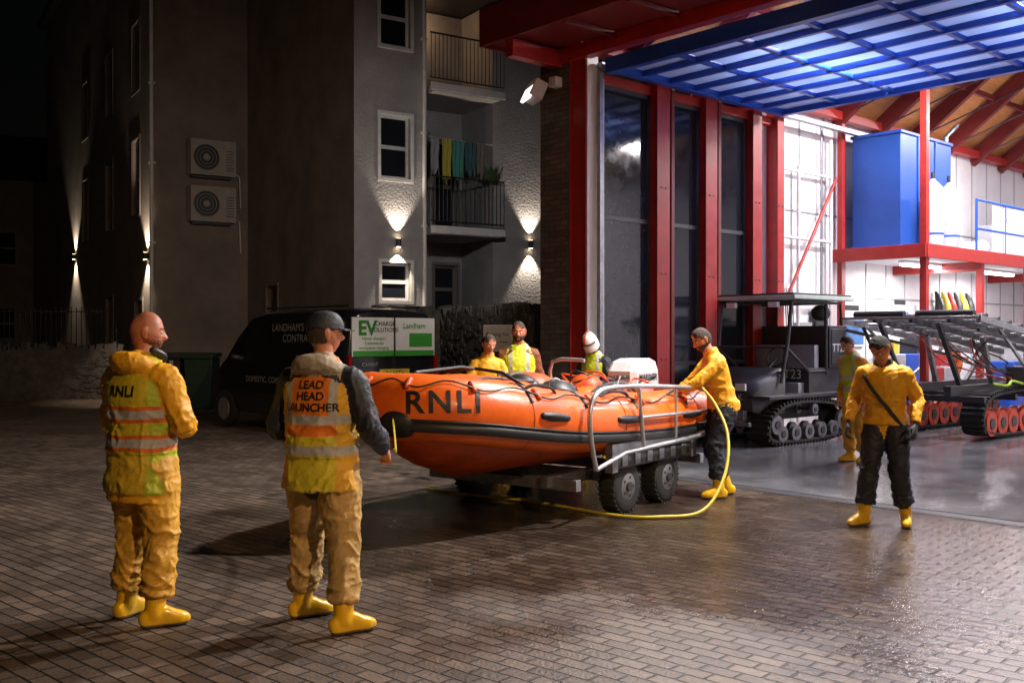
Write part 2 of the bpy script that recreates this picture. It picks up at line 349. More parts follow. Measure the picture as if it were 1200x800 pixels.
m.b2((-.1,6.84,3.08),(1.7,15.9,3.24),WHITE); m.b2((-.05,6.78,3.04),(1.74,6.84,3.28),RED); m.b2((1.7,6.84,3.04),(1.76,15.9,3.28),RED)
for y in (6.9,9.2,11.5,13.8): m.b2((1.58,y,0),(1.7,y+.12,3.08),RED)
m.b2((.0,6.86,0),(.1,6.98,5.7),RED)
m.b2((1.6,6.86,3.24),(1.72,6.98,7.0),RED); m.b2((1.6,11.5,3.24),(1.72,11.62,7.0),RED)
for y in (9.2,13.8): m.b2((-.1,y,2.9),(1.6,y+.1,3.08),RED)
m.done('mezzanine',BH,.005)
m=MB()
for i in range(2): m.tube([(1.68,9.0,3.7+i*.55),(1.68,15.8,3.7+i*.55)],.025,BLUE)
for i in range(6): m.tube([(1.68,9.0+i*1.3,3.24),(1.68,9.0+i*1.3,4.27)],.025,BLUE)
for i in range(40): m.tube([(1.69,9.7+i*.07,3.3),(1.69,9.7+i*.07,4.2)],.008,PVC,5)
m.done('mezzanine_railing',BH)
m=MB(); m.b2((.15,7.15,3.28),(1.1,9.2,5.4),TANK)
for y in (7.8,8.5): m.b2((1.1,y,3.3),(1.125,y+.04,5.38),TANK)
m.b2((.12,7.12,5.36),(1.13,9.23,5.42),TANK); m.b2((.12,7.12,3.26),(1.13,9.23,3.32),TANK)
m.tube([(.9,9.4,3.3),(.9,9.4,5.6),(.9,9.9,5.9)],.05,STEEL,8)
m.done('water_tank',BH,.01)
FEND=M('fender_vinyl',(.42,.42,.44),.4,var=.2)
for k,y in enumerate((7.75,8.4)):
    m=MB(); m.tube([(1.42,y,3.28),(1.42,y,3.4),(1.42,y,4.25),(1.42,y,4.42),(1.42,y,4.5)],[.13,.19,.19,.13,.05],FEND,20,3,(1,1)); m.tube([(1.42,y,4.5),(1.42,y,4.66)],.035,BLACK); m.tube([(1.42,y,3.5),(1.42,y,3.54)],.194,BLUE,20)
    m.done('mooring_fender' if k==0 else 'mooring_fender.001',BH)
m=MB(); m.b2((.3,12.2,3.26),(1.2,13.4,4.1),GREY); m.tube([(.6,11.0,3.3),(.6,11.0,3.5),(.6,11.9,3.6)],.14,PVC,16); m.b2((.2,14,3.26),(1.0,15,4.4),BLUE); m.tube([(1.0,13.7,3.3),(1.0,13.7,4.2)],.14,PVC,16); m.done('equipment_store',BH,.03)
for k,(y,zz,a,b) in enumerate(((7.55,1.95,.9,1.0),(9.5,2.1,.7,.5),(10.6,1.9,.8,.8))):
    m=MB(); m.b2((-.09,y-a/2,zz-b/2),(-.06,y+a/2,zz+b/2),SIGNW); m.b2((-.06,y-a/2+.04,zz-b/2+.04),(-.055,y+a/2-.04,zz+.05),POSTER); m.b2((-.06,y-a/2+.05,zz+.2),(-.054,y+a/4,zz+.3),TXTK)
    m.done('wall_poster'+('.%03d'%k if k else ''),BH)
m=MB()
for i in range(5): m.b2((.0,8.2+i*.55,.02),(.45,8.7+i*.55,1.3 if i<3 else 1.0),[GREY,BLUE,LGREY,RED,GREY][i])
m.b2((.05,9.2,1.3),(.4,9.5,1.6),BLACK); m.b2((.05,8.4,1.3),(.35,8.6,1.55),YEL); m.b2((.0,10.5,1.02),(.3,10.9,1.3),RED)
m.b2((.3,11.2,1.3),(.34,11.9,1.8),BLACK); m.b2((.5,12.3,.02),(1.1,13,1.1),BLUE); m.b2((.4,13.4,.02),(1.2,14.2,1.5),GREY); m.b2((.4,13.3,1.5),(1.0,13.8,1.8),RED)
for i in range(7): m.tube([(-.03,11+i*.3,2.6),(.05,11.02+i*.3,2.3),(.02,11+i*.3,1.8)],[.03,.1,.12],[NV for NV in (BLACK,YEL,RED,BLACK,YEL,BLACK,GREY)][i],10,3,(1,1))
m.done('storage_lockers',BH,.015)
m=MB()
for i in range(12): m.b2((2.6,12.2+i*.25,.2+i*.26),(3.6,12.45+i*.25,.24+i*.26),STEEL)
m.beam((2.6,12.2,.1),(2.6,15.2,3.2),.05,.25,RED); m.beam((3.6,12.2,.1),(3.6,15.2,3.2),.05,.25,RED); m.tube([(2.6,12.2,1.1),(2.6,15.2,4.2)],.025,RED); m.tube([(3.6,12.2,1.1),(3.6,15.2,4.2)],.025,RED)
for i in range(5): m.tube([(3.6,12.2+i*.75,.2+i*.78),(3.6,12.2+i*.75,1.1+i*.78)],.02,RED)
m.done('staircase',BH)
k=0
for (x,y,zz,p) in ((2.6,2.4,6.1,330),(2.6,6.3,6.3,420),(2.6,10.5,6.3,420),(5.8,2.4,5.95,330),(5.8,7.5,6.2,420),(.85,8.5,3.0,90),(.85,12,3.0,90)):
    e=empty('strip_light'+('.%03d'%k if k else ''),(x,y,zz)); e.parent=BH; k+=1
    m=MB(); m.box((0,0,0),(.12,1.5,.05),TUBE); m.box((0,0,.05),(.16,1.56,.05),PVC)
    if zz>4: m.tube([(0,-.6,.07),(0,-.6,.9)],.006,DARK,5); m.tube([(0,.6,.07),(0,.6,.9)],.006,DARK,5)
    m.done('fitting',e)
    light('AREA','lamp',(0,0,-.04),p,(1,.93,.96),.14,(0,0,-5),parent=e,sy=1.4)
for k,(x,pw) in enumerate(((2.9,1500),(6.6,2300))):
    e=empty('canopy_floodlight'+('.%03d'%k if k else ''),(x,-1.0,5.62)); e.parent=BH
    m=MB(); m.box((0,0,0),(.3,.1,.16),DARK,(math.radians(30),0,0)); m.box((0,-.03,-.06),(.24,.06,.06),LAMP,(math.radians(30),0,0)); m.tube([(0,.05,.05),(0,.05,.14)],.02,DARK); m.done('housing',e)
    light('SPOT','lamp',(0,-.24,-.14),pw,(1,.93,.89),.12,(-2.2 if k else -1,-5,-5.4),125,.6,parent=e)
e=empty('pier_floodlight',(-.55,-.45,5.15)); e.parent=BH
m=MB(); m.box((0,0,0),(.42,.2,.26),LGREY,(math.radians(-25),0,math.radians(-25))); m.box((-.04,-.1,-.04),(.36,.05,.2),FLAMP,(math.radians(-25),0,math.radians(-25))); m.tube([(0,.08,.08),(0,.38,.12)],.025,DARK); m.box((.3,.12,.1),(.14,.14,.14),LGREY); m.done('housing',e,.01)
light('SPOT','lamp',(-.35,-.3,-.12),340,(1,.93,.9),.1,(-6.5,2.5,-2.6),105,.9,parent=e)  # spot and lens glow added to brighten the house; this fixture looks unlit

# ---------------------------------------------------------------- house
HR=math.atan2(.54,.84)
HO=empty('apartment_building',(-3.25,20.5,0),HR)
def wall(mb,o,d,length,z0,z1,ops,mat,nrm,dep=.14,win=None,pv=PVC):
    o=V(o);d=V(d);n=V(nrm)
    xs=sorted({0,length,*[q for a in ops for q in a[:2]]}); zs=sorted({z0,z1,*[q for a in ops for q in a[2:4]]})
    P=lambda x,z,k=0:o+d*x+V((0,0,z))+n*k
    for i in range(len(xs)-1):
        for j in range(len(zs)-1):
            cx=(xs[i]+xs[i+1])/2;cz=(zs[j]+zs[j+1])/2
            if any(a[0]<cx<a[1] and a[2]<cz<a[3] for a in ops): continue
            mb.add([P(xs[i],zs[j]),P(xs[i+1],zs[j]),P(xs[i+1],zs[j+1]),P(xs[i],zs[j+1])],[(0,1,2,3)],mat)
    for a in ops:
        x0,x1,za,zb=a[:4]
        for p,q in (((x0,za),(x1,za)),((x1,za),(x1,zb)),((x1,zb),(x0,zb)),((x0,zb),(x0,za))):
            mb.add([P(*p),P(*q),P(*q,-dep),P(*p,-dep)],[(0,1,2,3)],mat)
        mb.add([P(x0,za,-dep),P(x1,za,-dep),P(x1,zb,-dep),P(x0,zb,-dep)],[(0,1,2,3)],GLASS)
        f=.06; k=-dep+.03
        def bar(xa,xb,zc,zd): mb.add(*loft([[P(xa,zc,k),P(xb,zc,k),P(xb,zd,k),P(xa,zd,k)],[P(xa,zc,k-.028),P(xb,zc,k-.028),P(xb,zd,k-.028),P(xa,zd,k-.028)]]),pv)
        bar(x0,x1,za,za+f);bar(x0,x1,zb-f,zb);bar(x0,x0+f,za+f,zb-f);bar(x1-f,x1,za+f,zb-f);bar(x0+f,x1-f,(za+zb)/2-.04,(za+zb)/2+.04)
        k=.02; s_=.07
        bar2=lambda xa,xb,zc,zd: mb.add(*loft([[P(xa,zc,k),P(xb,zc,k),P(xb,zd,k),P(xa,zd,k)],[P(xa,zc,-.01),P(xb,zc,-.01),P(xb,zd,-.01),P(xa,zd,-.01)]]),pv)
        bar2(x0-s_,x1+s_,za-s_,za);bar2(x0-s_,x1+s_,zb,zb+s_);bar2(x0-s_,x0,za,zb);bar2(x1,x1+s_,za,zb)
DPV=M('dim_frames',(.2,.18,.17),.5)
m=MB()
wall(m,(0,0,0),(1,0,0),1.68,0,13,[(.6,1.3,4.97,6.3),(.6,1.3,7.75,9.0),(.62,1.3,2.4,3.2)],RENDER,(0,-1,0))
wall(m,(3.35,0,0),(1,0,0),3.6,0,9.1,[],RENDER,(0,-1,0))
wall(m,(1.68,0,0),(0,1,0),1.4,0,13,[],RENDER,(1,0,0)); wall(m,(3.35,0,0),(0,1,0),1.4,0,9.1,[],RENDER,(-1,0,0))
wall(m,(1.68,1.4,0),(1,0,0),1.67,0,9.1,[(.15,.75,4.1,6.3),(.95,1.55,4.1,6.2),(.15,.6,7.1,9.0),(.1,.6,1.3,3.3),(.95,1.55,2.2,3.3)],RENDER,(0,-1,0),pv=DPV)
m.done('front_walls',HO)
m=MB()
wall(m,(0,0,0),(0,1,0),6.9,0,13,[(4.6,5.4,1.6,2.9)],RENDER2,(-1,0,0),pv=DPV)
wall(m,(-2.4,6.9,0),(1,0,0),2.4,0,14,[],RENDER2,(0,-1,0))
wall(m,(-2.4,6.9,0),(0,1,0),18,0,14,[(1.5,2.4,4.9,6.9),(5,6,4.8,6.8),(9,10,4.8,6.8),(1.5,2.4,8.2,10.0),(5,6,8.2,10.0),(9,10,8.2,10),(1.2,2.1,.3,2.6),(5,6,1.2,2.8)],RENDER2,(-1,0,0),pv=DPV)
m.done('side_walls',HO)
m=MB(); m.b2((1.7,-.35,9.12),(7.2,8,9.3),BLACK); m.b2((-.1,-.1,13.02),(1.8,7,13.2),BLACK); m.b2((-2.7,6.6,14.02),(1,25,14.3),BLACK); m.b2((1.7,1.34,7.1),(1.82,1.38,9),WARMR)
m.done('roof_eaves',HO)
m=MB()
for zz in (3.82,6.85): m.b2((1.69,-.35,zz),(3.34,1.38,zz+.16),RENDER); m.b2((1.6,-.38,zz+.02),(3.45,-.35,zz+.18),PVC)
m.done('balconies',HO)
m=MB()
for zz in (4.0,7.03):
    m.tube([(1.6,-.33,zz+1.05),(3.45,-.33,zz+1.05)],.02,BLACK); m.tube([(1.6,-.33,zz+.1),(3.45,-.33,zz+.1)],.015,BLACK)
    for i in range(20): m.tube([(1.62+i*.096,-.33,zz+.1),(1.62+i*.096,-.33,zz+1.05)],.009,BLACK,5)
m.done('balcony_railings',HO)
light('POINT','balcony_lamp_light',(2.0,.9,8.7),12,(1,.6,.3),.08,parent=HO)
m=MB(); m.tube([(1.6,-.06,0),(1.6,-.06,13)],.045,PVC,10); m.tube([(-2.46,6.84,0),(-2.46,6.84,14)],.05,PVC,10)
for zz in (2,4,6,8): m.box((1.6,-.04,zz),(.14,.05,.05),PVC); m.box((-2.44,6.86,zz),(.16,.05,.05),PVC)
m.done('drainpipes',HO)
def cloth(mb,x0,x1,y,z1,z0,mat,fr=20):
    n=14; vs=[];fs=[]
    for i in range(n+1):
        for j in range(5):
            x=x0+(x1-x0)*i/n; zz=z1+(z0-z1)*j/4+.02*math.sin(i*.8)*j; vs.append((x+.01*math.sin(j*2),y+.03*math.sin(x*fr*3+j*.4),zz))
    for i in range(n):
        for j in range(4): a=i*5+j; fs.append((a,a+5,a+6,a+1))
    mb.add(vs,fs,mat,True)
m=MB(); m.tube([(1.7,.0,5.95),(3.34,.0,5.92)],.006,PVC,5)
for x0,x1,zz,c in ((1.8,2.0,5.2,'98989e'),(2.05,2.3,5.0,'b0a848'),(2.33,2.6,5.1,'4d8d86'),(2.65,2.9,5.25,'40666a'),(2.95,3.2,5.2,'7a7470')):
    cloth(m,x0,x1,.0,5.93,zz,M('laundry_'+c,rgb(c),.9))
m.done('laundry',HO)
m=MB(); PL=M('plant_leaves',(.05,.09,.03),.8,bump=1); m.ell((3.1,-.3,5.15),(.18,.12,.12),PL)
for i in range(60): 
    a=random.random()*6.3; m.tube([(3.0+random.random()*.3,-.3,5.05),(3.0+random.random()*.3+.15*math.cos(a),-.3+.12*math.sin(a),5.2+random.random()*.2)],.008,PL,4)
m.done('balcony_plant',HO)
for k,zz in enumerate((6.2,5.02)):
    e=empty('air_conditioner'+('.001' if k else ''),(-1.0,6.7,zz)); e.parent=HO
    m=MB(); m.box((0,0,0),(1.15,.36,.9),CREAM); m.box((0,.15,-.48),(1.0,.4,.05),DARK)
    for r in (.33,.25,.17,.09): 
        pts=[(-.18+r*math.cos(a*math.pi/12),-.19,r*math.sin(a*math.pi/12)) for a in range(25)]; m.tube(pts,.01,CREAM,5)
    m.cyl((-.18,-.182,0),(-.18,-.186,0),.34,BLACK,28); m.cyl((-.18,-.187,0),(-.18,-.2,0),.07,CREAM)
    for i in range(8): m.box((.42,-.182,-.3+i*.07),(.2,.01,.02),BLACK)
    m.tube([(.57,0,-.3),(.75,.1,-.4),(.8,.15,-1.2)],.02,PVC,6)
    m.done('casing',e,.02)
for k,(x,y,zz,nx,ny) in enumerate(((.98,0,3.62,0,-1),(4.33,0,3.75,0,-1),(-2.4,7.5,3.7,-1,0),(-2.4,18.2,4.4,-1,0))):
    e=empty('wall_light'+('.%03d'%k if k else ''),(x+nx*.07,y+ny*.07,zz)); e.parent=HO
    m=MB(); m.cyl((0,0,-.09),(0,0,.09),.055,DARK,16); m.cyl((0,0,.09),(0,0,.094),.045,WLAMP,16); m.cyl((0,0,-.094),(0,0,-.09),.045,WLAMP,16); m.box((-nx*.05,-ny*.05,0),(.05,.05,.1),DARK); m.done('fitting',e)
    pw=150 if k<2 else 330
    light('SPOT','uplighter',(nx*.06,ny*.06,.12),pw,(1,.82,.62),.02,(-nx*.08,-ny*.08,1.2),72 if k<2 else 92,.55,parent=e)
    light('SPOT','downlighter',(nx*.06,ny*.06,-.12),pw,(1,.82,.62),.02,(-nx*.08,-ny*.08,-1.2),72 if k<2 else 92,.55,parent=e)

# ---------------------------------------------------------------- stone wall, sign, bins
def stonewall(name,p,q,h,th):
    m=MB(); p=V(p);q=V(q);d=(q-p);L_=d.length;d.normalize();n=V((-d.y,d.x,0))
    ang=math.atan2(d.y,d.x); 
    m.box((p+q)/2+V((0,0,h/2)),(L_,th,h),STONE,(0,0,ang))
    x=0
    while x<L_:
        w_=random.uniform(.06,.16); hh=random.uniform(.1,.24)
        m.box(p+d*(x+w_/2)+V((0,0,h+hh/2-.04)),(w_*.9,th*.9,hh),STONE,(random.uniform(-.2,.2),random.uniform(-.2,.2),ang+random.uniform(-.3,.3))); x+=w_
    for i in range(int(L_*h*45)):
        c=p+d*random.uniform(0,L_)+V((0,0,random.uniform(0,h)))
        for sg in (-1,1): m.box(c+n*sg*th/2,(random.uniform(.08,.26),.03,random.uniform(.04,.1)),STONE,(0,0,ang+random.uniform(-.05,.05)))
    return m.done(name,None)
stonewall('stone_wall',(.5,15.1,0),(-1.2,18.9,0),2.0,.35)
stonewall('stone_wall.001',(-1.25,18.95,0),(-3.2,20.1,0),2.05,.35)
e=empty('notice_sign',(-.22,15.75,0),math.atan2(-.45,1))
m=MB(); m.box((0,0,1.62),(.5,.03,.42),SIGNW); m.box((0,-.018,1.62),(.46,.006,.38),LGREY); m.tube([(-.2,.03,0),(-.2,.03,1.8)],.02,DARK); m.tube([(.2,.03,0),(.2,.03,1.8)],.02,DARK); m.done('board',e)
text('lettering','Parking for',.09,(0,-.022,1.68),(1,0,0),(0,0,1),TXTK,e); text('lettering_2','station crew',.07,(0,-.022,1.56),(1,0,0),(0,0,1),TXTK,e)
for k,(x,y,c) in enumerate(((-7.3,21.3,DARK),(-6.6,21.2,M('green_bin',(.02,.045,.028),.5)),(-7.9,21.6,DARK))):
    m=MB(); rg=[]
    for zz,a in ((.1,.24),(1.2,.3)): rg.append([V((x-a,y-a,zz)),V((x+a,y-a,zz)),V((x+a,y+a,zz)),V((x-a,y+a,zz))])
    m.add(*loft(rg),c); m.box((x,y,1.24),(.66,.7,.08),c,(.06,0,0)); m.tube([(x-.25,y+.36,1.15),(x+.25,y+.36,1.15)],.02,c); m.cyl((x-.3,y+.25,.12),(x-.24,y+.25,.12),.12,BLACK); m.cyl((x+.24,y+.25,.12),(x+.3,y+.25,.12),.12,BLACK)
    m.done('wheelie_bin'+('.%03d'%k if k else ''),None,.015)
stonewall('garden_wall',(-20,24,0),(-10.5,26.5,0),1.3,.3)
m=MB()
for i in range(80): m.tube([(-20+i*.12,24+i*.0315,1.3),(-20+i*.12,24+i*.0315,2.4)],.012,BLACK,5)
m.tube([(-20,24,2.3),(-10.6,26.46,2.3)],.015,BLACK,5); m.done('iron_fence')
TE=empty('terrace_house',(-32,44,0),math.radians(20))
m=MB(); wall(m,(0,0,0),(1,0,0),14,0,9,[(1.5,2.6,1.5,3),(4.5,5.6,1.5,3),(8,9.1,1.5,3),(1.5,2.6,5,6.6),(4.5,5.6,5,6.6),(8,9.1,5,6.6)],RENDER2,(0,-1,0),pv=DPV)
m.add([(0,0,9),(14,0,9),(14,5,12),(0,5,12)],[(0,1,2,3)],BLACK); m.add([(14,0,0),(14,8,0),(14,8,9),(14,5,12),(14,0,9)],[(0,1,2,3,4)],RENDER2); m.done('facade',TE)

# ---------------------------------------------------------------- van
ph=math.radians(44.5)
VN=empty('parked_van',(-2.62+.975*math.cos(ph),15.5+.975*math.sin(ph),0),ph)
def vsec(y,hw,bot,top,sh=1.15,tt=.86):
    pts=[(hw*.93,bot),(hw*.99,bot+.15),(hw,.7),(hw*.985,sh),(hw*.92,top-.3),(hw*tt,top-.1),(hw*(tt-.14),top-.02),(hw*.3,top+.015)]
    return [V((x,y,z)) for x,z in pts]+[V((-x,y,z)) for x,z in reversed(pts)]
m=MB()
R_=[vsec(0,.9,.42,1.98),vsec(.04,.95,.34,2.05),vsec(.3,.975,.3,2.1),vsec(2.6,.975,.3,2.1),vsec(3.0,.97,.3,2.06),vsec(3.45,.96,.3,1.75,1.15,.88),vsec(3.85,.95,.3,1.35,1.1,.92),vsec(4.3,.92,.3,1.1,.98,.92),vsec(4.5,.82,.38,.92,.82,.9)]
m.add(*loft(R_),VAN,True)
for x in (-.97,.97):
    sg=1 if x>0 else -1
    for y in (.85,3.75): m.cyl((x-.13*sg,y,.34),(x+.02*sg,y,.34),.34,RUB); m.cyl((x+.02*sg,y,.34),(x+.03*sg,y,.34),.2,ALU)
    m.b2((x*.93,-.03,.75),(x*.87,.02,1.35),REDL); m.tube([(x*.9,3.15,1.25),(x*1.12,3.2,1.28)],.06,BLACK,8,1,(1,1))
    m.add([(sg*.955,2.35,1.2),(sg*.955,3.15,1.2),(sg*.90,2.95,1.75),(sg*.90,2.35,1.78)],[(0,1,2,3)],GLASS)
    m.tube([(sg*.72,.2,2.14),(sg*.72,2.7,2.14)],.02,DARK)
m.b2((-.8,-.06,.35),(.8,.02,.62),BLACK); m.b2((-.3,-.035,.98),(.3,-.012,1.12),PLATE)
m.done('bodywork',VN)
m=MB()
for a,b in ((-.84,-.02),(.02,.84)): m.b2((a,-.03,1.33),(b,-.005,1.95),SIGNW)
m.b2((-.82,-.035,1.33),(-.02,-.031,1.42),GREEN); m.b2((.02,-.035,1.33),(.82,-.031,1.42),GREEN); m.b2((.3,-.036,1.48),(.78,-.031,1.7),GREEN); m.b2((-.02,-.02,.65),(.02,.0,1.95),BLACK)
m.done('rear_window_sign',VN)
text('lettering_ev','EV',.32,(-.55,-.036,1.77),(1,0,0),(0,0,1),TXTG,VN,bold=.01)
text('lettering_a','CHARGE\nSOLUTIONS',.1,(-.2,-.036,1.8),(1,0,0),(0,0,1),TXTK,VN)
text('lettering_b','Home chargers\nCommercial\nworkplace charging',.075,(-.42,-.036,1.54),(1,0,0),(0,0,1),TXTG,VN)
text('lettering_c','Landham',.13,(.4,-.036,1.82),(1,0,0),(0,0,1),TXTG,VN)
text('lettering_plate','21 HTV',.12,(0,-.036,1.05),(1,0,0),(0,0,1),TXTK,VN)
text('lettering_side','LANDHAM\'S ELECTRICAL\nCONTRACTORS',.18,(-.945,1.1,1.7),(0,-1,0),(0.06,0,1),TXTW,VN,off=.03)
text('lettering_side_b','DOMESTIC, COMMERCIAL, SOLAR',.14,(-.98,1.9,.9),(0,-1,0),(0,0,1),TXTW,VN,off=.01)
text('lettering_rear','CAVENT',.08,(-.5,-.01,1.2),(1,0,0),(0,0,1),TXTW,VN,off=.03)

# ---------------------------------------------------------------- boat
bz=math.atan2(-.589,.808)
BT=empty('inflatable_lifeboat',(-1.1,7.9,0),bz)
TRd=.272
half=[(0,.22,1.08),(.28,.27,1.08),(.52,.5,1.05),(.68,.95,.98),(.76,1.5,.91),(.78,2.2,.86),(.78,3.0,.83),(.78,3.7,.83),(.78,4.15,.84)]
path=[(-x,y,z) for x,y,z in reversed(half[1:])]+half
path=[(-.78,4.5,.87),(-.78,4.35,.86)]+path+[(.78,4.35,.86),(.78,4.5,.87)]
rad=[.1,.2]+[TRd]*(len(path)-4)+[.2,.1]
tb=MB(); tb.tube(path,rad,ORANGE,28,5,(1,1),xref=(0,0,1)); tb.done('sponson_tube',BT)
tbv=tb.bvh()
fine=cat([list(p) for p in path[2:-2]],6)
def outp(i,ang,r):
    c=V(fine[i]); t=(V(fine[min(i+1,len(fine)-1)])-V(fine[max(i-1,0)])).normalized(); o=t.cross(V((0,0,1))).normalized()
    if o.dot(V((c.x,c.y-2.2,0)))<0: o=-o
    return c+(o*math.cos(ang)+V((0,0,1))*math.sin(ang))*r
mid=len(fine)//2
m=MB()
m.tube([outp(i,-.5,TRd) for i in range(len(fine))],[(.032,.045)]*len(fine),BLACK,10); m.tube([outp(i,-.3,TRd) for i in range(len(fine))],.012,BLACK,8)
pts=[outp(i,.8+.14*math.sin(i*.9),TRd+.02) for i in range(0,len(fine))]; m.tube(pts,.007,BLACK,6,2)
for i in range(4,len(fine)-2,7): m.tube([outp(i,1.0,TRd),outp(i,.68,TRd+.01)],.024,DORANGE,8,1,(1,1))
for i in range(6,len(fine)-3,12):
    if abs(i-mid-9)<6: continue
    c=V(fine[i]); t=(V(fine[i+1])-V(fine[i-1])).normalized(); o=t.cross(V((0,0,1))).normalized(); ring=[c+(o*math.cos(a*math.pi/14)+V((0,0,1))*math.sin(a*math.pi/14))*(TRd+.001) for a in range(29)]; m.tube(ring,.005,DORANGE,5)
m.done('rubbing_strake',BT)
m=MB(); ip=mid+4
nrm=(outp(ip,-.4,.5)-outp(ip,-.4,.25)).normalized()
cc=outp(ip,-.5,TRd); u_=nrm.cross(V((0,0,1))).normalized(); v_=u_.cross(nrm)
vs=[cc+nrm*.045];fs=[]
for rr in (.05,.1,.125):
    for j in range(24):
        p=cc+(u_*math.cos(j*math.pi/12)*1.2+v_*math.sin(j*math.pi/12))*rr; h=tbv.ray_cast(p+nrm*.5,-nrm); vs.append((h[0] if h[0] else p)+nrm*(.045 if rr<.11 else .01))
for j in range(24): fs.append((0,1+j,1+(j+1)%24))
for ri in range(2):
    for j in range(24): a=1+ri*24; fs.append((a+j,a+24+j,a+24+(j+1)%24,a+(j+1)%24))
m.add(vs,fs,BLACK,True); m.done('bow_patch',BT)
iT=mid+9
nT=(outp(iT,.15,.5)-outp(iT,.15,.25)).normalized(); rT=V((0,0,1)).cross(nT).normalized(); uT=nT.cross(rT)
text('lettering_hull','RNLI',.25,outp(iT,.26,.25),rT,uT,TXTK,BT,tbv,off=.006,bold=.005,spacing=1.2)
rings=[]
for y,hw,kz,cz in ((.25,.12,.82,.95),(.5,.38,.58,.85),(1.0,.56,.42,.75),(1.8,.64,.4,.68),(3.0,.66,.4,.64),(4.1,.66,.44,.64)):
    rings.append([V((-hw,y,cz)),V((-hw*.9,y,cz-.12)),V((-hw*.45,y,(kz+cz-.12)/2-.02)),V((0,y,kz)),V((hw*.45,y,(kz+cz-.12)/2-.02)),V((hw*.9,y,cz-.12)),V((hw,y,cz)),V((0,y,cz+.02))])
m=MB(); m.add(*loft(rings),DORANGE,True); m.b2((-.6,4.0,.6),(.6,4.08,1.1),DORANGE); m.done('hull',BT)
rings=[]
for y,hw,z in ((.3,.2,1.2),(.6,.42,1.26),(1.1,.55,1.26),(1.6,.6,1.22),(1.9,.6,1.12)):
    rings.append([V((hw*math.cos(a*math.pi/10),y,z-.16+.22*math.sin(a*math.pi/10))) for a in range(11)]+[V((0,y,z-.3))])
m=MB(); m.add(*loft(rings),ORANGE,True); m.done('bow_dodger',BT)
m=MB()
for x in (-.3,0,.3): m.tube([(x,.5,1.35-abs(x)*.3),(x,1.1,1.38-abs(x)*.3),(x*1.1,1.75,1.31-abs(x)*.25)],.014,BLACK,6)
m.tube([(-.55,1.3,1.22),(-.3,1.3,1.33),(0,1.3,1.36),(.3,1.3,1.33),(.58,1.3,1.2)],.016,BLACK,6)
for (x,y,z,a,b,c,mt) in ((.35,2.1,1.05,.2,.24,.15,BLACK),(-.1,2.3,1.1,.26,.3,.16,DORANGE),(.3,2.7,.98,.22,.28,.14,ORANGE),(-.4,2.9,1.0,.2,.3,.14,BLACK),(.2,3.3,.95,.28,.22,.16,DARK),(-.2,3.5,1.0,.22,.2,.2,DORANGE),(.45,3.6,.95,.14,.2,.14,REDW),(0,2.0,1.14,.2,.16,.12,BLACK)):
    m.tube([(x-a,y,z),(x-a*.3,y+.03,z+.03),(x+a*.4,y-.02,z+.02),(x+a,y,z)],[(c*.6,b*.6),(c,b),(c,b*.95),(c*.6,b*.6)],mt,14,3,(1,1),xref=(0,0,1))
for k in range(11):
    r_=random.Random(k); pts=[(r_.uniform(-.5,.7),1.4+k*.24,1.15)]
    for q in range(5): pts.append((pts[-1][0]+r_.uniform(-.25,.25),pts[-1][1]+r_.uniform(-.1,.3),r_.uniform(1.08,1.28)))
    m.tube(pts,.010,[BLACK,DORANGE,BLACK,LGREY][k%4],6,5)
m.tube([(.8,1.9,1.1),(.82,2.2,1.2),(.8,2.6,1.2),(.78,2.9,1.09)],.018,BLACK,6,4); m.tube([(-.8,1.6,1.14),(-.8,1.9,1.25),(-.8,2.4,1.22),(-.78,2.7,1.09)],.018,BLACK,6,4)
m.tube([(-.3,3.0,1.05),(-.3,3.0,1.38),(.1,3.0,1.4)],.02,ALU,8,3)
m.done('deck_gear',BT)
m=MB()
for i in (66,73,80,88):
    m.tube([outp(i,a,TRd+.006) for a in (2.2,1.7,1.2,.8,.5)],[(.02,.012)]*5,BLACK,6)
for i in (66,76,86):
    if i<len(fine)-4:
        m.tube([outp(i,1.05,TRd),outp(i+1,1.05,TRd+.05),outp(i+3,1.05,TRd+.05),outp(i+4,1.05,TRd)],.014,BLACK,6,3)
        m.tube([outp(i+1,.12,TRd+.002),outp(i+2,.12,TRd+.012),outp(i+4,.12,TRd+.002)],[.03,.04,.03],BLACK,8,1,(1,1))
m.done('straps',BT)
EG=empty('outboard_engine',(0,4.2,-.1)); EG.parent=BT
m=MB()
def rr_(cy,z,hx,hy,c=.3):
    a,b=hx,hy; k=min(a,b)*c
    return [V((x,cy+y,z)) for x,y in ((a-k,-b),(a,-b+k),(a,b-k),(a-k,b),(-a+k,b),(-a,b-k),(-a,-b+k),(-a+k,-b))]
m.add(*loft([rr_(0,1.14,.17,.29),rr_(0,1.2,.19,.31),rr_(.0,1.36,.185,.30),rr_(.02,1.46,.165,.25),rr_(.03,1.50,.12,.17)]),LGREY)
m.add(*loft([rr_(0,1.0,.14,.22),rr_(0,1.13,.18,.3)]),BLACK)
m.done('cowling',EG,.02)
m=MB()
m.b2((-.07,-.08,.45),(.07,.12,1.05),BLACK); m.b2((-.2,-.2,.95),(.2,-.1,1.1),BLACK)
m.tube([(0,.02,.5),(0,.02,.2)],[(.03,.1),(.02,.12)],BLACK,12,1,xref=(1,0,0)); m.ell((0,.05,.38),(.06,.2,.06),BLACK); m.box((0,.05,.55),(.25,.4,.02),BLACK)
m.tube([(0,-.25,1.2),(.05,-.6,1.28),(.06,-.8,1.3)],.022,BLACK,8); m.done('leg_and_tiller',EG)
text('lettering','MARINER',.1,(.192,0,1.29),(0,1,0),(0,0,1),TXTK,EG,off=.004,bold=.002); text('lettering_front','MARINER',.065,(0,-.312,1.29),(1,0,0),(0,0,1),TXTK,EG,off=.003)
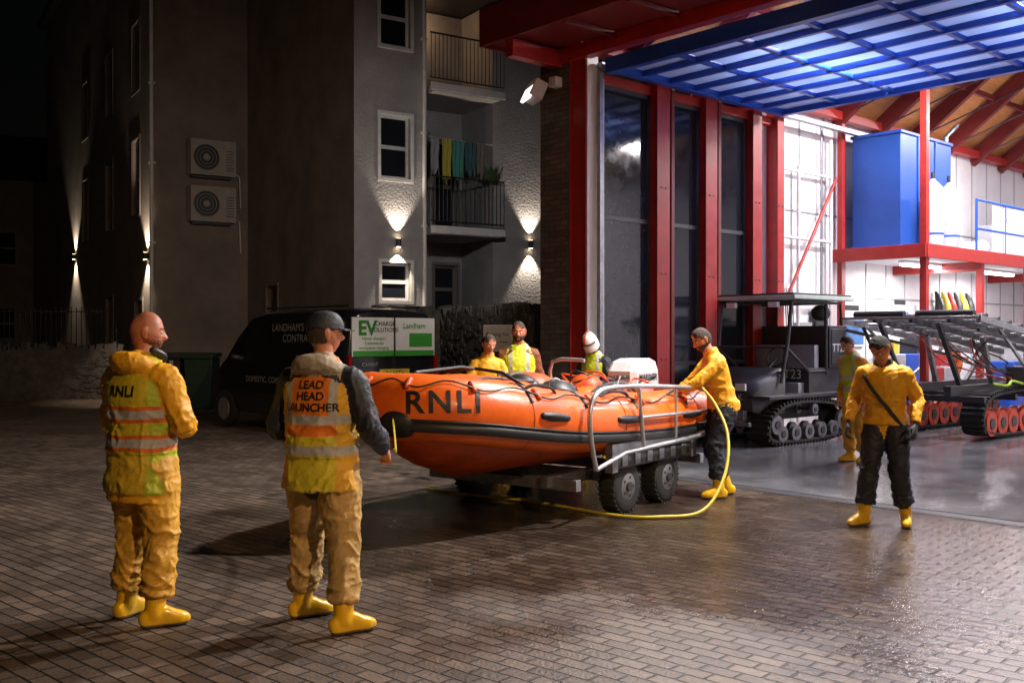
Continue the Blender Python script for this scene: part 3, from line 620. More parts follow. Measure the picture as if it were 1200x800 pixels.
TR=empty('launching_trolley',(-1.1,7.9,0),bz)
m=MB()
for x in (-.55,.55): m.b2((x-.04,1.6,.3),(x+.04,4.3,.4),STEEL)
for y in (1.7,2.4,3.2,4.2): m.b2((-.85,y-.04,.28),(.85,y+.04,.38),STEEL)
m.tube([(-.3,1.65,.42),(.3,1.65,.42)],.05,RUB,10)
for sx in (-1,1):
    x=sx*.98
    m.b2((x-.04,2.0,.58),(x+.04,3.75,.68),STEEL); m.b2((x-.04,2.0,.42),(x+.04,2.1,.58),STEEL); m.b2((x-.04,3.6,.42),(x+.04,3.7,.58),STEEL)
    m.b2((x-.015,2.1,.44),(x+.015,3.6,.575),DARK)
    for i in range(6): m.box((x+.022*sx,2.25+i*.24,.51),(.012,.1,.1),STEEL)
    xx=sx*1.09
    m.tube([(xx,1.6,.5),(xx,1.52,.75),(xx,1.5,1.0),(xx,1.62,1.16),(xx,2.0,1.2),(xx,3.0,1.16),(xx,3.75,1.1),(xx,3.85,1.0),(xx,3.85,.6)],.022,ALU,10,4)
    m.tube([(xx,2.45,.62),(xx,2.4,.9),(xx,2.35,1.18)],.02,ALU,10); m.tube([(xx,1.6,.5),(xx,2.1,.6),(xx,3.8,.64)],.02,ALU,10)
    m.tube([(xx,2.42,.9),(xx,3.85,.88)],.016,ALU,8); m.tube([(xx,3.1,.66),(xx,3.1,1.15)],.016,ALU,8)
m.done('frame',TR,.004)
def wheel(mb,c,r,w_,tyre,hub):
    c=V(c)
    prof=[(-.5,.62),(-.5,.86),(-.42,.96),(-.2,1),(.2,1),(.42,.96),(.5,.86),(.5,.62)]
    rings=[]
    for px,pr in prof: rings.append([c+V((px*w_,pr*r*math.cos(a*math.pi/14),pr*r*math.sin(a*math.pi/14))) for a in range(28)])
    mb.add(*loft(rings),tyre,True)
    for sg in (-1,1):
        mb.cyl(c+V((sg*w_*.38,0,0)),c+V((sg*w_*.505,0,0)),r*.6,hub,24,r*.5); mb.cyl(c+V((sg*w_*.5,0,0)),c+V((sg*w_*.62,0,0)),r*.18,DARK,12)
        for k in range(5): a=k*math.pi*.4; mb.cyl(c+V((sg*w_*.5,r*.36*math.cos(a),r*.36*math.sin(a))),c+V((sg*w_*.54,r*.36*math.cos(a),r*.36*math.sin(a))),r*.05,BLACK,8)
    for k in range(28):
        a=k*math.pi/14; p=c+V((0,r*1.0*math.cos(a),r*1.0*math.sin(a))); mb.box(p,(w_*.9,r*.1,.014),tyre,(a-math.pi/2,0,0))
m=MB(); HUB=M('wheel_hub',(.22,.22,.23),.45,.6)
for x in (-.86,.86):
    for y in (2.4,3.2): wheel(m,(x,y,.25),.25,.19,RUB,HUB)
m.done('wheels',TR)
m=MB()
m.tube([(1.88,9.85,1.14),(2.0,9.8,.98),(2.08,9.6,.7),(2.0,9.35,.35),(1.75,9.1,.06),(1.35,8.98,.022),(.95,9.05,.022),(.5,9.5,.022),(.1,9.9,.022),(-.4,10.2,.022),(-.9,10.6,.022)],.015,YEL,10,6); m.done('water_hose')
m=MB(); m.tube([(-.70,5.93,.98),(-.76,6.5,.9),(-.85,7.2,.93),(-.93,7.75,1.02)],.008,YEL,6,5); m.done('bow_rope')

# ---------------------------------------------------------------- tracked utility vehicle
TV=empty('tracked_utility_vehicle',(0,0,0)); TV.parent=BH; TV.location=(.0,2.45,0); TV.scale=(1.04,1.04,1.04)
def track(mb,x0,x1,prof,wheels,wm,th=.035,lug=.045):
    P2=[V((0,a,b)) for a,b in prof]
    for _ in range(3):
        Q=[]
        for i in range(len(P2)): a=P2[i];b=P2[(i+1)%len(P2)]; Q+=[a*.75+b*.25,a*.25+b*.75]
        P2=Q
    cen=sum(P2,V())/len(P2)
    inn=[]
    for i in range(len(P2)):
        t=(P2[(i+1)%len(P2)]-P2[i-1]).normalized(); nn=V((0,t.z,-t.y)); 
        if nn.dot(P2[i]-cen)<0: nn=-nn
        inn.append((P2[i],nn))
    rings=[[V((x0,p.y,p.z)),V((x1,p.y,p.z)),V((x1,(p-nn*th).y,(p-nn*th).z)),V((x0,(p-nn*th).y,(p-nn*th).z))] for p,nn in inn]
    mb.add(*loft(rings,True),RUB)
    step=.085;acc=0
    for i in range(len(P2)):
        a=P2[i];b=P2[(i+1)%len(P2)];d=(b-a).length;t=(b-a).normalized() if d>0 else V((0,1,0));nn=inn[i][1]
        while acc<d:
            p=a+t*acc; ang=math.atan2(t.z,t.y); mb.box(V(((x0+x1)/2,p.y,p.z))+nn*lug*.4,((x1-x0)*.96,.035,lug),RUB,(ang,0,0)); acc+=step
        acc-=d
    for y,z,r in wheels:
        for xx in (x0+.03,x1-.03): mb.cyl((xx-.03,y,z),(xx+.03,y,z),r,wm,22); mb.cyl((xx-.045,y,z),(xx+.045,y,z),r*.45,DARK,12)
        mb.cyl((x0+.03,y,z),(x1-.03,y,z),r*.3,DARK,10)
pr=[(-.15,.12),(.2,.04),(1.7,.04),(2.15,.2),(2.1,.42),(1.7,.6),(.5,.66),(-.05,.45)]
wh=[(.25,.18,.12),(.6,.18,.12),(.95,.18,.12),(1.3,.18,.12),(1.65,.18,.12),(1.9,.3,.16),(.1,.32,.14),(1.1,.5,.08)]
m=MB(); track(m,-.12,.22,pr,wh,HUB); track(m,1.12,1.46,pr,wh,HUB); m.done('rubber_tracks',TV)
m=MB()
rg=[]
m.b2((.2,.1,.35),(1.14,2.1,.62),BLACK)
for y,z0,z1,hw in ((-.1,.5,.8,.5),(.05,.45,.95,.56),(.5,.45,1.08,.58),(.62,.45,1.12,.58)): rg.append([V((.67-hw,y,z0)),V((.67+hw,y,z0)),V((.67+hw,y,z1-.08)),V((.67+hw-.08,y,z1)),V((.67-hw+.08,y,z1)),V((.67-hw,y,z1-.08))])
m.add(*loft(rg),CHAR); m.b2((.03,.62,.62),(1.31,1.2,.7),DARK)
m.b2((0.05,1.2,.62),(1.29,2.15,1.1),CHAR); m.b2((.15,1.05,.72),(.62,1.55,.88),GREY); m.b2((.72,1.05,.72),(1.2,1.55,.88),GREY); m.b2((.15,1.5,.85),(.62,1.62,1.45),GREY); m.b2((.72,1.5,.85),(1.2,1.62,1.45),GREY)
m.b2((.0,1.7,1.1),(1.34,2.2,1.75),CHAR); m.b2((1.34,1.75,1.15),(1.352,2.15,1.7),DARK)
m.b2((-.12,-.1,.68),(.26,.9,.73),CHAR); m.b2((1.08,-.1,.68),(1.46,2.1,.73),CHAR)
m.b2((.25,-.22,.38),(1.1,-.12,.52),STEEL); m.b2((.28,-.14,.8),(.45,-.1,.9),SIGNW); m.b2((.9,-.14,.8),(1.07,-.1,.9),SIGNW)
for i in range(5): m.b2((.4,-.115,.55+i*.02),(.9,-.105,.56+i*.02),STEEL)
m.b2((.1,-.3,.3),(1.25,-.24,.36),STEEL); m.beam((.3,-.27,.33),(.3,.1,.45),.05,.05,STEEL); m.beam((1.05,-.27,.33),(1.05,.1,.45),.05,.05,STEEL)
m.tube([(.95,.62,1.1),(.95,.85,1.25)],.02,BLACK); pts=[(.95+.17*math.cos(a*math.pi/8),.87+.08*math.sin(a*math.pi/8),1.28+.15*math.sin(a*math.pi/8)) for a in range(17)]; m.tube(pts,.014,BLACK)
m.done('bodywork',TV,.015)
m=MB()
for x in (.05,1.29):
    m.tube([(x,.45,.9),(x,.62,1.5),(x,.72,2.1)],.028,CHAR,10); m.tube([(x,1.68,1.0),(x,1.68,2.1)],.028,CHAR,10); m.tube([(x,.72,2.1),(x,1.7,2.1)],.028,CHAR,10); m.tube([(x,2.15,1.7),(x,2.1,2.1),(x,1.7,2.1)],.022,CHAR,8)
    m.tube([(x,.62,1.4),(x,1.2,1.05),(x,1.68,1.05)],.022,CHAR,8)
for y in (.72,1.7): m.tube([(.05,y,2.1),(1.29,y,2.1)],.028,CHAR,10)
m.tube([(.05,.5,1.05),(1.29,.5,1.05)],.022,CHAR); m.tube([(.05,.6,1.42),(1.29,.6,1.42)],.018,CHAR)
m.b2((-.06,.6,2.14),(1.42,2.3,2.2),M('canopy_edge',(.5,.58,.52),.5)); m.b2((-.03,.63,2.2),(1.39,2.27,2.23),BLACK)
m.tube([(-.05,.6,2.2),(-.2,.5,1.2),(-.3,.5,.9)],.01,DARK)
m.ell((1.1,1.85,1.95),(.14,.17,.13),DARK); m.box((.3,.62,2.06),(.16,.08,.08),SIGNW); m.box((1.05,.62,2.06),(.16,.08,.08),SIGNW)
m.done('roll_cage',TV,.006)
text('lettering','TOOLTRAK',.13,(.67,-.1,.7),(1,0,0),(0,0,1),SIGNW,TV,off=.012); text('lettering_rear','TT23',.2,(.95,1.2,1.0),(1,0,0),(0,0,1),SIGNW,TV,off=.01); text('lettering_side','TT23',.18,(1.354,1.95,1.4),(0,1,0),(0,0,1),SIGNW,TV,off=.006)

# ---------------------------------------------------------------- launch carriage
LC=empty('tracked_launch_carriage'); LC.parent=BH; LC.location=(2.15,5.6,0)
pr=[(-.1,.25),(.25,.05),(4.0,.05),(4.35,.3),(4.2,.62),(3.6,.78),(.5,.78),(0,.6)]
wh=[(.25+i*.42,.27,.2) for i in range(10)]+[(4.05,.42,.22)]
m=MB(); track(m,.75,1.12,pr,wh,REDW); track(m,-.75,-.4,pr,wh,REDW); m.done('tracks',LC)
m=MB()
for x in (-.3,.65): m.b2((x-.06,-.3,.7),(x+.06,4.3,.86),DARK)
for y in (0,1.2,2.4,3.6): m.b2((-.7,y,.6),(1.1,y+.1,.7),DARK)
for x in (-.9,-.3,.3,.9,1.35): m.beam((x,-.8,1.92),(x,4.2,1.35),.06,.1,STEEL if x in(-.9,1.35) else DARK)
for i in range(11): y=-.8+i*.45; z=1.92-.55*(y+.8)/5; m.beam((-.9,y,z+.02),(1.35,y,z+.02),.06,.04,ALU)
for i in range(11): y=-.6+i*.45; z=1.92-.55*(y+.8)/5; m.tube([(-.75,y,z+.1),(.1,y,z+.1)],.06,BLACK,12); m.tube([(.3,y,z+.1),(1.2,y,z+.1)],.06,BLACK,12)
for x in (-.3,.65):
    m.beam((x,.2,.8),(x,-.6,1.85),.07,.07,DARK); m.beam((x,2.5,.8),(x,3.4,1.45),.07,.07,DARK); m.beam((x,1.4,.8),(x,1.0,1.65),.08,.08,STEEL)
for x in (-.85,1.3): m.beam((x,-.7,1.75),(x,3.9,1.2),.04,.05,BLACK); m.beam((x,0,1.8),(x,1.5,.9),.04,.05,STEEL); m.beam((x,3,1.5),(x,1.5,.9),.04,.05,STEEL)
m.tube([(1.15,.2,.9),(1.25,.5,.87),(1.2,.8,.93),(1.25,1.1,.88)],.022,M('lime_strap',rgb('8aa82a'),.6),8,4)
m.b2((.95,1.2,.85),(1.3,1.9,1.15),DARK); m.b2((.95,2.2,.85),(1.25,2.9,1.2),GREY); m.tube([(-.6,-.6,1.8),(-.5,-.3,1.3),(-.2,0,1.0)],.03,BLACK,8,3)
for i in range(10): r_=random.Random(i+50); m.tube([(r_.uniform(-.2,1),r_.uniform(-.2,1),1.6),(r_.uniform(0,1.1),r_.uniform(0,2),1.2),(r_.uniform(.3,1.1),r_.uniform(0,3),.95)],.014,[BLACK,REDW,BLACK][i%3],6,4)
m.done('chassis',LC,.006)

# ---------------------------------------------------------------- people
def evalmods(verts,faces,mods):
    me=bpy.data.meshes.new('t'); me.from_pydata([tuple(v) for v in verts],[],faces)
    bm=bmesh.new(); bm.from_mesh(me); bmesh.ops.recalc_face_normals(bm,faces=bm.faces); bm.to_mesh(me); bm.free()
    o=bpy.data.objects.new('t',me); scene.collection.objects.link(o)
    for kind,kw in mods:
        md=o.modifiers.new(kind,kind)
        for k,v in kw.items(): setattr(md,k,v)
    dg=bpy.context.evaluated_depsgraph_get(); dg.update(); r=bpy.data.meshes.new_from_object(o.evaluated_get(dg))
    bpy.data.objects.remove(o); bpy.data.meshes.remove(me); return r
SK1=M('skin',rgb('b87a5e'),.5,var=.22,vs=16,bump=.15,bs=120); SK2=M('skin_ruddy',rgb('b06c4e'),.48,var=.25,vs=16,bump=.15,bs=120); LIP=M('lips',rgb('96544a'),.5); EYEW=M('eye_white',(.6,.6,.58),.2); IRIS=M('iris',(.03,.02,.015),.2)
H_BR=M('brown_hair',(.04,.022,.012),.7,var=.4,vs=40,bump=.6,bs=90); H_GI=M('ginger_hair',rgb('7a4424'),.7,var=.3,vs=40,bump=.6,bs=90); H_DK=M('dark_hair',(.015,.012,.01),.7,var=.4,vs=40,bump=.6,bs=90)
DRY=M('drysuit_yellow',rgb('dfa21a'),.5,var=.25,vs=4,bump=.7,bs=12); DRYT=M('drysuit_trousers',rgb('cc9a30'),.6,var=.4,vs=3.5,bump=.8,bs=11); BEI=M('beige_trousers',rgb('b8965a'),.65,var=.45,vs=3.5,bump=.8,bs=11)
NAVY=M('navy_fabric',(.014,.016,.025),.6,var=.3,bump=.5,bs=18); BOOT=M('yellow_wellington',rgb('e8b410'),.33,var=.2,vs=9,coat=.25); SOLE=M('boot_sole',(.2,.15,.07),.7); HOOD=M('grey_hood',rgb('a59b86'),.8,var=.2,bump=.5,bs=30); GLOV=M('dark_glove',(.03,.03,.035),.6)
HV1=hivis('hivis_yellow_bands',rgb('dcc42c'),rgb('d8b42c'),.98,(1.2,1.04),.024,None,0,piping=rgb('e0701c'),sidecol=rgb('bcc62e'))
HV2=hivis('hivis_orange_yellow',rgb('f08226'),rgb('dccb34'),1.1,(1.19,1.02),.026,.135,1.19,sidecol=rgb('e8b02c'))
HV3=hivis('hivis_lime',rgb('c9d92a'),rgb('c9d92a'),.2,(1.18,1.02),.025,.1,1.18)
def head(root,pos,yaw,pitch,O,sc=1.0):
    mats=[O.get('skin',SK1),O.get('hair',H_BR),LIP,O.get('hair',H_BR)]
    hairy=O.get('hairstyle','short'); beard=O.get('beard',0)
    NL,NM=44,60; vs=[];fs=[];mi=[]
    def sh(d):
        x,y,z=d.x*.077,d.y*.097,d.z*.122
        if z<0: k=(-z/.122); x*=1-.34*k**1.3; y=y*(1-.22*k) if y<0 else y*(1-.05*k)
        if y>0: y=y*(1-.06*(1-abs(z)/.122))
        if d.y>0:
            y+=.024*math.exp(-(x/.012)**2-((z+.022)/.016)**2)+.012*math.exp(-(x/.009)**2-((z+.002)/.022)**2)
            y-=.011*math.exp(-((abs(x)-.031)/.015)**2-((z-.008)/.011)**2)
            y+=.005*math.exp(-((abs(x)-.028)/.02)**2-((z-.03)/.009)**2)
            y+=.007*math.exp(-(x/.024)**2-((z+.062)/.012)**2)-.005*math.exp(-(x/.024)**2-((z+.063)/.003)**2)
            y+=.009*math.exp(-(x/.022)**2-((z+.1)/.014)**2)
            x*=1+.04*math.exp(-((z+.02)/.03)**2)
        return V((x,y,z))
    def ishair(c,d):
        if hairy in('bald','helmet'): return False
        if c.z>.055 and c.y<.075: return True
        if c.y<-.012 and c.z>-.055 : return True
        if c.z>.02 and c.y<.03: return True
        return False
    for i in range(NL+1):
        th=math.pi*i/NL
        for j in range(NM):
            ph_=2*math.pi*j/NM; d=V((math.sin(th)*math.sin(ph_),math.sin(th)*math.cos(ph_),math.cos(th))); p=sh(d)
            if ishair(p,d): p=p+d*(.010+.005*noise.noise(p*60))
            elif beard and p.z<-.035 and p.y>-.02: p=p+d*(.006*beard+.003*noise.noise(p*90))
            elif hairy=='bald' and p.y<-.02 and p.z<0: p=p*(1-.03*math.exp(-((p.z+.03)/.012)**2))
            vs.append(p)
    for i in range(NL):
        for j in range(NM):
            k=(j+1)%NM; f=(i*NM+j,(i+1)*NM+j,(i+1)*NM+k,i*NM+k); fs.append(f); c=(vs[f[0]]+vs[f[2]])/2; d=c.normalized()
            if ishair(c,d): mi.append(1)
            elif abs(c.x)<.022 and abs(c.z+.062)<.009 and c.y>.05: mi.append(2)
            elif beard and c.z<-.032 and c.y>-.02 and not(abs(c.x)<.02 and c.z>-.075 and c.z<-.05): mi.append(3)
            elif abs(c.z-.029)<.005 and .014<abs(c.x)<.048 and c.y>.05: mi.append(1)
            else: mi.append(0)
    me=bpy.data.meshes.new('head'); me.from_pydata(vs,[],fs)
    for q in mats: me.materials.append(q)
    me.polygons.foreach_set('material_index',mi); me.polygons.foreach_set('use_smooth',[True]*len(fs))
    bm=bmesh.new(); bm.from_mesh(me); bmesh.ops.remove_doubles(bm,verts=bm.verts,dist=.0002); bmesh.ops.recalc_face_normals(bm,faces=bm.faces); bm.to_mesh(me); bm.free()
    hd=bpy.data.objects.new('head',me); scene.collection.objects.link(hd); hd.parent=root
    R=Euler((0,0,-math.radians(yaw))).to_matrix()@Euler((-math.radians(pitch),0,0)).to_matrix()
    hd.location=pos; hd.rotation_euler=R.to_euler(); hd.scale=(sc,sc,sc)
    m=MB()
    for sg in (-1,1):
        m.tube([(sg*.074,-.01,-.03),(sg*.08,-.014,-.01),(sg*.084,-.016,.012),(sg*.08,-.008,.03)],[(.008,.01),(.007,.016),(.007,.018),(.006,.012)],mats[0],10,3,(1,1))
        m.ell((sg*.031,.0735,.008),(.0125,.0125,.0105),EYEW,12); m.ell((sg*.031,.083,.008),(.0055,.004,.0055),IRIS,10)
    if hairy=='long':
        m.tube([(0,-.09,.03),(0,-.13,0),(0,-.14,-.08),(.01,-.12,-.16)],[.045,.05,.04,.015],H_BR,12,4,(1,1))
    hat=O.get('hat')
    if hat:
        mt=O.get('hatmat',NAVY); low=.03 if hat=='cap' else -.055; g=1.13 if hat=='cap' else 1.26
        rings=[]; n=28
        for i in range(10):
            a=i/9*math.pi/2*.98; zz=low+(.13*(1 if hat=='cap' else 1.25)-low)*math.sin(a); rr=math.cos(a)**.75
            rings.append([V((.079*g*rr*math.cos(2*math.pi*j/n),-.004+.1*g*rr*math.sin(2*math.pi*j/n),zz)) for j in range(n)])
        if hat=='helmet': rings.insert(0,[V((v.x*.97,v.y*.97,low-.02)) for v in rings[0]])
        m.add(*loft(rings),mt,True)
        if hat=='cap':
            vs2=[];n=14
            for k,(off_) in enumerate((0,.07)):
                for j in range(n+1):
                    a=math.pi*(.12+.76*j/n); vs2.append((.085*math.cos(a)*(1-.08*k),.02+.085*math.sin(a)+off_*math.sin(a)**.6,.036-.3*off_*.5))
            f2=[(j,j+1,n+2+j,n+1+j) for j in range(n)]
            vs3=vs2+[(a,b,c-.006) for a,b,c in vs2]; L2=len(vs2)
            m.add(vs3,f2+[tuple(q+L2 for q in reversed(f)) for f in f2]+[(n+1+j,n+2+j,L2+n+2+j,L2+n+1+j) for j in range(n)],mt,True)
        else:
            m.tube([(-.07,.03,-.05),(-.05,.06,-.11),(0,.06,-.125),(.05,.06,-.11),(.07,.03,-.05)],.008,BLACK,6,3)
            m.tube([(-.095,.02,.04),(-.05,.115,.05),(.05,.115,.05),(.095,.02,.04)],.012,BLACK,6,4)
            m.tube([(0,-.12,.04),(0,-.06,.155),(0,.06,.155),(0,.115,.07)],.014,REDW,6,4)
    m.done('head_details',hd)
def hand(root,wr,dr,nz,side,curl,mat,vox=.004,sc=1.0):
    Y=V(dr).normalized(); Z=V(nz); Z=(Z-Y*Z.dot(Y)).normalized(); X=Y.cross(Z); ts=-side
    def T(x,y,z): return V(wr)+(X*x+Y*y+Z*z)*sc
    parts=[limb([T(0,-.03,0),T(0,0,0),T(ts*.002,.04,0),T(ts*.003,.085,-.003)],[(.026*sc,.019*sc),(.028*sc,.018*sc),(.038*sc,.017*sc),(.040*sc,.013*sc)],14,X,(1,1),3)]
    fl=[(.031,.072),(.011,.082),(-.010,.078),(-.030,.060)]
    for k,(bx,ln) in enumerate(fl):
        p=[T(ts*bx*.9,.07,-.002),T(ts*bx,.092,-.003)]; a=0; y=.092;z=-.003
        for q,(fr_,ca) in enumerate(((.45,.55),(.32,.85),(.23,.6))):
            a+=curl*ca*(1+.06*k); y+=ln*fr_*math.cos(a); z-=ln*fr_*math.sin(a); p.append(T(ts*(bx+(.003*(1.5-k))*q*.5),y,z))
        parts.append(limb(p,[.0095*sc,.0095*sc,.009*sc,.0082*sc,.007*sc],9,None,(1,1),2))
    parts.append(limb([T(ts*.018,.018,-.006),T(ts*.042,.045,-.014),T(ts*.052,.072,-.024-.01*curl),T(ts*.048-.01*curl*ts,.096,-.03-.02*curl)],[.014*sc,.0125*sc,.010*sc,.008*sc],10,None,(1,1),2))
    vs=[];fs=[]
    for a,b in parts: o=len(vs); vs+=a; fs+=[tuple(i+o for i in f) for f in b]
    me=evalmods(vs,fs,[('REMESH',dict(mode='VOXEL',voxel_size=vox)),('SMOOTH',dict(factor=.5,iterations=1))])
    me.name='hand'; me.materials.clear(); me.materials.append(mat); me.polygons.foreach_set('use_smooth',[True]*len(me.polygons))
    ob=bpy.data.objects.new('hand',me); scene.collection.objects.link(ob); ob.parent=root
def person(name,loc,face,H=1.78,vox=.013,lean=0,yaw=0,pitch=0,armL=None,armR=None,legL=None,legR=None,O={},pel=(0,0,.94)):
    fx,fy=face; root=empty(name,(loc[0],loc[1],0),math.atan2(-fx,fy),H/1.78)
    jk=O['jacket'];sl_=O.get('sleeve',jk);tr=O['trousers'];bt=O.get('boots',BOOT);vest=O.get('vest');hm=O.get('hem',.84);bk=O.get('bulk',1.0)
    la=math.radians(lean); pv=V(pel)
    def U(x,y,z):
        q=V((x,y,z-.94)); k=min(1,max(0,(z-.94)/.35)); a=la*(.6+.4*k)
        return pv+V((q.x,q.y*math.cos(a)+q.z*math.sin(a),-q.y*math.sin(a)+q.z*math.cos(a)))
    parts=[]; X=(1,0,0)
    def add(L,mat,cl=1): parts.append((L[0],L[1],mat,cl))
    add(limb([U(0,0,.86),U(0,-.005,.98),U(0,0,1.12),U(0,.0,1.28),U(0,-.005,1.40),U(0,-.005,1.47),U(0,0,1.5)],[(.16*bk,.115*bk),(.165*bk,.125*bk),(.16*bk,.12*bk),(.185*bk,.13*bk),(.175*bk,.115*bk),(.12,.09),(.07,.065)],22,X,(1,1),3,2.3),jk)
    add(limb([U(0,0,1.1),U(0,0,.98),V((pv.x,pv.y-.005,hm+.06)),V((pv.x,pv.y-.005,hm))],[(.165*bk,.125*bk),(.176*bk,.138*bk),(.188*bk,.15*bk),(.192*bk,.154*bk)],24,X,(0,0),3,2.3),vest or jk)
    if O.get('underhem'): add(limb([V((pv.x,pv.y-.005,hm+.08)),V((pv.x,pv.y-.008,hm-.06))],[(.17*bk,.135*bk),(.178*bk,.142*bk)],24,X,(0,0),3,2.3),O['underhem'])
    if vest:
        add(limb([U(0,-.003,.98),U(0,0,1.12),U(0,0,1.28),U(0,-.005,1.38),U(0,-.005,1.455)],[(.182*bk,.148*bk),(.176*bk,.14*bk),(.19*bk,.145*bk),(.18*bk,.128*bk),(.13,.10)],24,X,(0,1),3,2.3),vest)
    neck=U(0,-.005,1.46)
    hc=U(0,.03,1.665)
    hc=hc+V((0,.05*math.sin(math.radians(pitch)),-.03*math.sin(math.radians(abs(pitch)))))
    add(limb([neck,neck.lerp(hc,.5),hc+V((0,-.015,-.03))],[.062,.056,.054],14,None,(1,1),3),O.get('skin',SK1),0)
    add(limb([U(0,-.01,1.44),U(0,-.008,1.5),U(0,.0,1.545)],[(.095,.085),(.08,.078),(.076,.074)],16,X,(0,0),2),O.get('collar',jk))
    if O.get('hood'): add(limb([U(-.11,-.05,1.46),U(-.06,-.10,1.49),U(0,-.115,1.49),U(.06,-.10,1.49),U(.11,-.05,1.46)],[(.05,.05),(.07,.055),(.08,.06),(.07,.055),(.05,.05)],14,None,(1,1),3),O['hood'])
    for sd,arm in ((-1,armL),(1,armR)):
        sh=U(sd*.165*bk,-.005,1.40)
        el,wr=arm if arm else ((sd*.245,-.03,1.13),(sd*.255,.07,.89))
        el=V(el);wr=V(wr); ab=O.get('armbulk',1.0); d=(wr-el).normalized()
        inner=U(sd*.10,-.005,1.385)
        add(limb([inner,sh,sh.lerp(el,.5),el,el.lerp(wr,.4),wr-d*.01],[.066*ab,.07*ab,.062*ab,.056*ab,.053*ab,.038*ab],16,None,(1,0),4),sl_)
        if vest: add(limb([U(sd*.08,-.005,1.40),sh+V((-sd*.03,0,.008))],[.076*ab,.072*ab],16,None,(1,0),3),vest)
        nz=O.get('palm',(sd*1,.15,.35))
        hand(root,wr+d*.02,d,nz,sd,O.get('curl',.55),O.get('hand',O.get('skin',SK1)),.004 if vox<.011 else .0055)
    lb=O.get('legbulk',1.0)
    for sd,leg in ((-1,legL),(1,legR)):
        kn,an,toe=leg if leg else ((sd*.11,.03,.5),(sd*.12,-.02,.09),sd*15)
        kn=V(kn);an=V(an); hip=pv+V((sd*.09,0,-.02)); cuff=kn.lerp(an,O.get('cuff',.8))
        add(limb([hip,hip.lerp(kn,.3),hip.lerp(kn,.75),kn,kn.lerp(an,.35),cuff],[(.098*lb,.115*lb),(.1*lb,.108*lb),(.082*lb,.088*lb),(.074*lb,.079*lb),(.072*lb,.078*lb),(.07*lb,.074*lb)],18,X,(1,0),4),tr)
        a=math.radians(toe); F=V((math.sin(a),math.cos(a),0)); S=V((math.cos(a),-math.sin(a),0)); g=V((an.x,an.y,0)); lift=an.z-.09
        add(limb([kn.lerp(an,.6),kn.lerp(an,.85),an+V((0,0,-.01))],[.06,.058,.054],14,S,(0,1),3),bt,0)
        G=lambda f,z:g+F*f+V((0,0,z+lift))
        add(limb([G(-.05,.05),G(-.01,.055),G(.05,.06),G(.10,.048),G(.145,.04),G(.165,.036)],[(.038,.05),(.042,.058),(.043,.06),(.048,.048),(.047,.04),(.036,.034)],16,S,(1,1),3,2.8),bt,0)
    vs=[];fs=[]
    for a,b,_,_ in parts: o=len(vs); vs+=a; fs+=[tuple(i+o for i in f) for f in b]
    me=evalmods(vs,fs,[('REMESH',dict(mode='VOXEL',voxel_size=vox)),('SMOOTH',dict(factor=.5,iterations=2))])
    trees=[(BVHTree.FromPolygons([tuple(v) for v in a],b),mt,cl) for a,b,mt,cl in parts]
    mats=[];cloth_=set();mi=[]
    for p in me.polygons:
        best=1e9;bm_=None;bc=0
        for t,mt,cl in trees:
            h=t.find_nearest(p.center,best)
            if h[0] is not None and h[3]<best: best=h[3];bm_=mt;bc=cl
        if bm_ is BOOT and p.center.z<.024: bm_=SOLE
        if bm_ not in mats: mats.append(bm_)
        mi.append(mats.index(bm_))
        if bc: cloth_.update(p.vertices)
    me.materials.clear()
    for q in mats: me.materials.append(q)
    me.polygons.foreach_set('material_index',mi); me.polygons.foreach_set('use_smooth',[True]*len(mi))
    sd_=len(name)*3.7+loc[0]
    nrm=[v.normal.copy() for v in me.vertices]
    G_=lambda z,c,w_:math.exp(-((z-c)/w_)**2)
    for i in cloth_:
        v=me.vertices[i]; c=v.co
        wv=noise.noise(V((c.x*4,c.y*4,c.z*4+sd_)))*1.6
        q=V((c.x*8+sd_+wv,c.y*8,c.z*9+c.x*9*math.sin(sd_)+wv)); r=(1-abs(noise.noise(q)))**6
        q2=V((c.x*17+wv,c.y*17+sd_,c.z*22-c.x*14)); r2=(1-abs(noise.noise(q2)))**5
        amp=.65+.7*G_(c.z,.5,.1)+1.0*G_(c.z,.25,.09)+.6*G_(c.z,1.13,.08)+.4*G_(c.z,.82,.06)
        if 1.24<c.z<1.4 and abs(c.x)<.15: amp=.25
        v.co=c+nrm[i]*((r-.25)*.014+(r2-.3)*.007)*amp
    for v in me.vertices:
        if v.co.z<.004: v.co.z=.004
    me.name='body'; ob=bpy.data.objects.new('body',me); scene.collection.objects.link(ob); ob.parent=root
    head(root,hc,yaw,pitch,O)
    bv=BVHTree.FromPolygons([v.co.copy() for v in me.vertices],[tuple(p.vertices) for p in me.polygons])
    return root,bv,U
r,bv,U=person('crewman_watching',(-2.14,5.76),(.42,.9),1.79,.009,yaw=42,pitch=6,armL=((-.26,.03,1.14),(-.02,.23,1.16)),armR=((.27,.04,1.14),(.04,.27,1.12)),
  legL=((-.12,.05,.5),(-.15,.02,.09),0),legR=((.12,.03,.5),(.15,-.06,.09),38),
  O=dict(jacket=DRY,trousers=DRYT,vest=HV1,hem=.76,underhem=DRY,bulk=1.12,armbulk=1.2,legbulk=1.22,skin=SK2,hair=H_GI,hairstyle='bald',beard=1,collar=DRY,hood=DRY,palm=(.3,.6,1),curl=.9))
text('lettering_back','RNLI',.085,U(0,-.16,1.33),(1,0,0),(0,0,1),TXTK,r,bv,off=.005,bold=.002)
m=MB(); m.tube([U(.06,.1,1.5),U(.1,.06,1.53),U(.085,.0,1.56)],.022,BLACK,8,3,(1,1)); m.box(U(.07,.13,1.46),(.05,.03,.08),BLACK); m.done('radio_microphone',r)
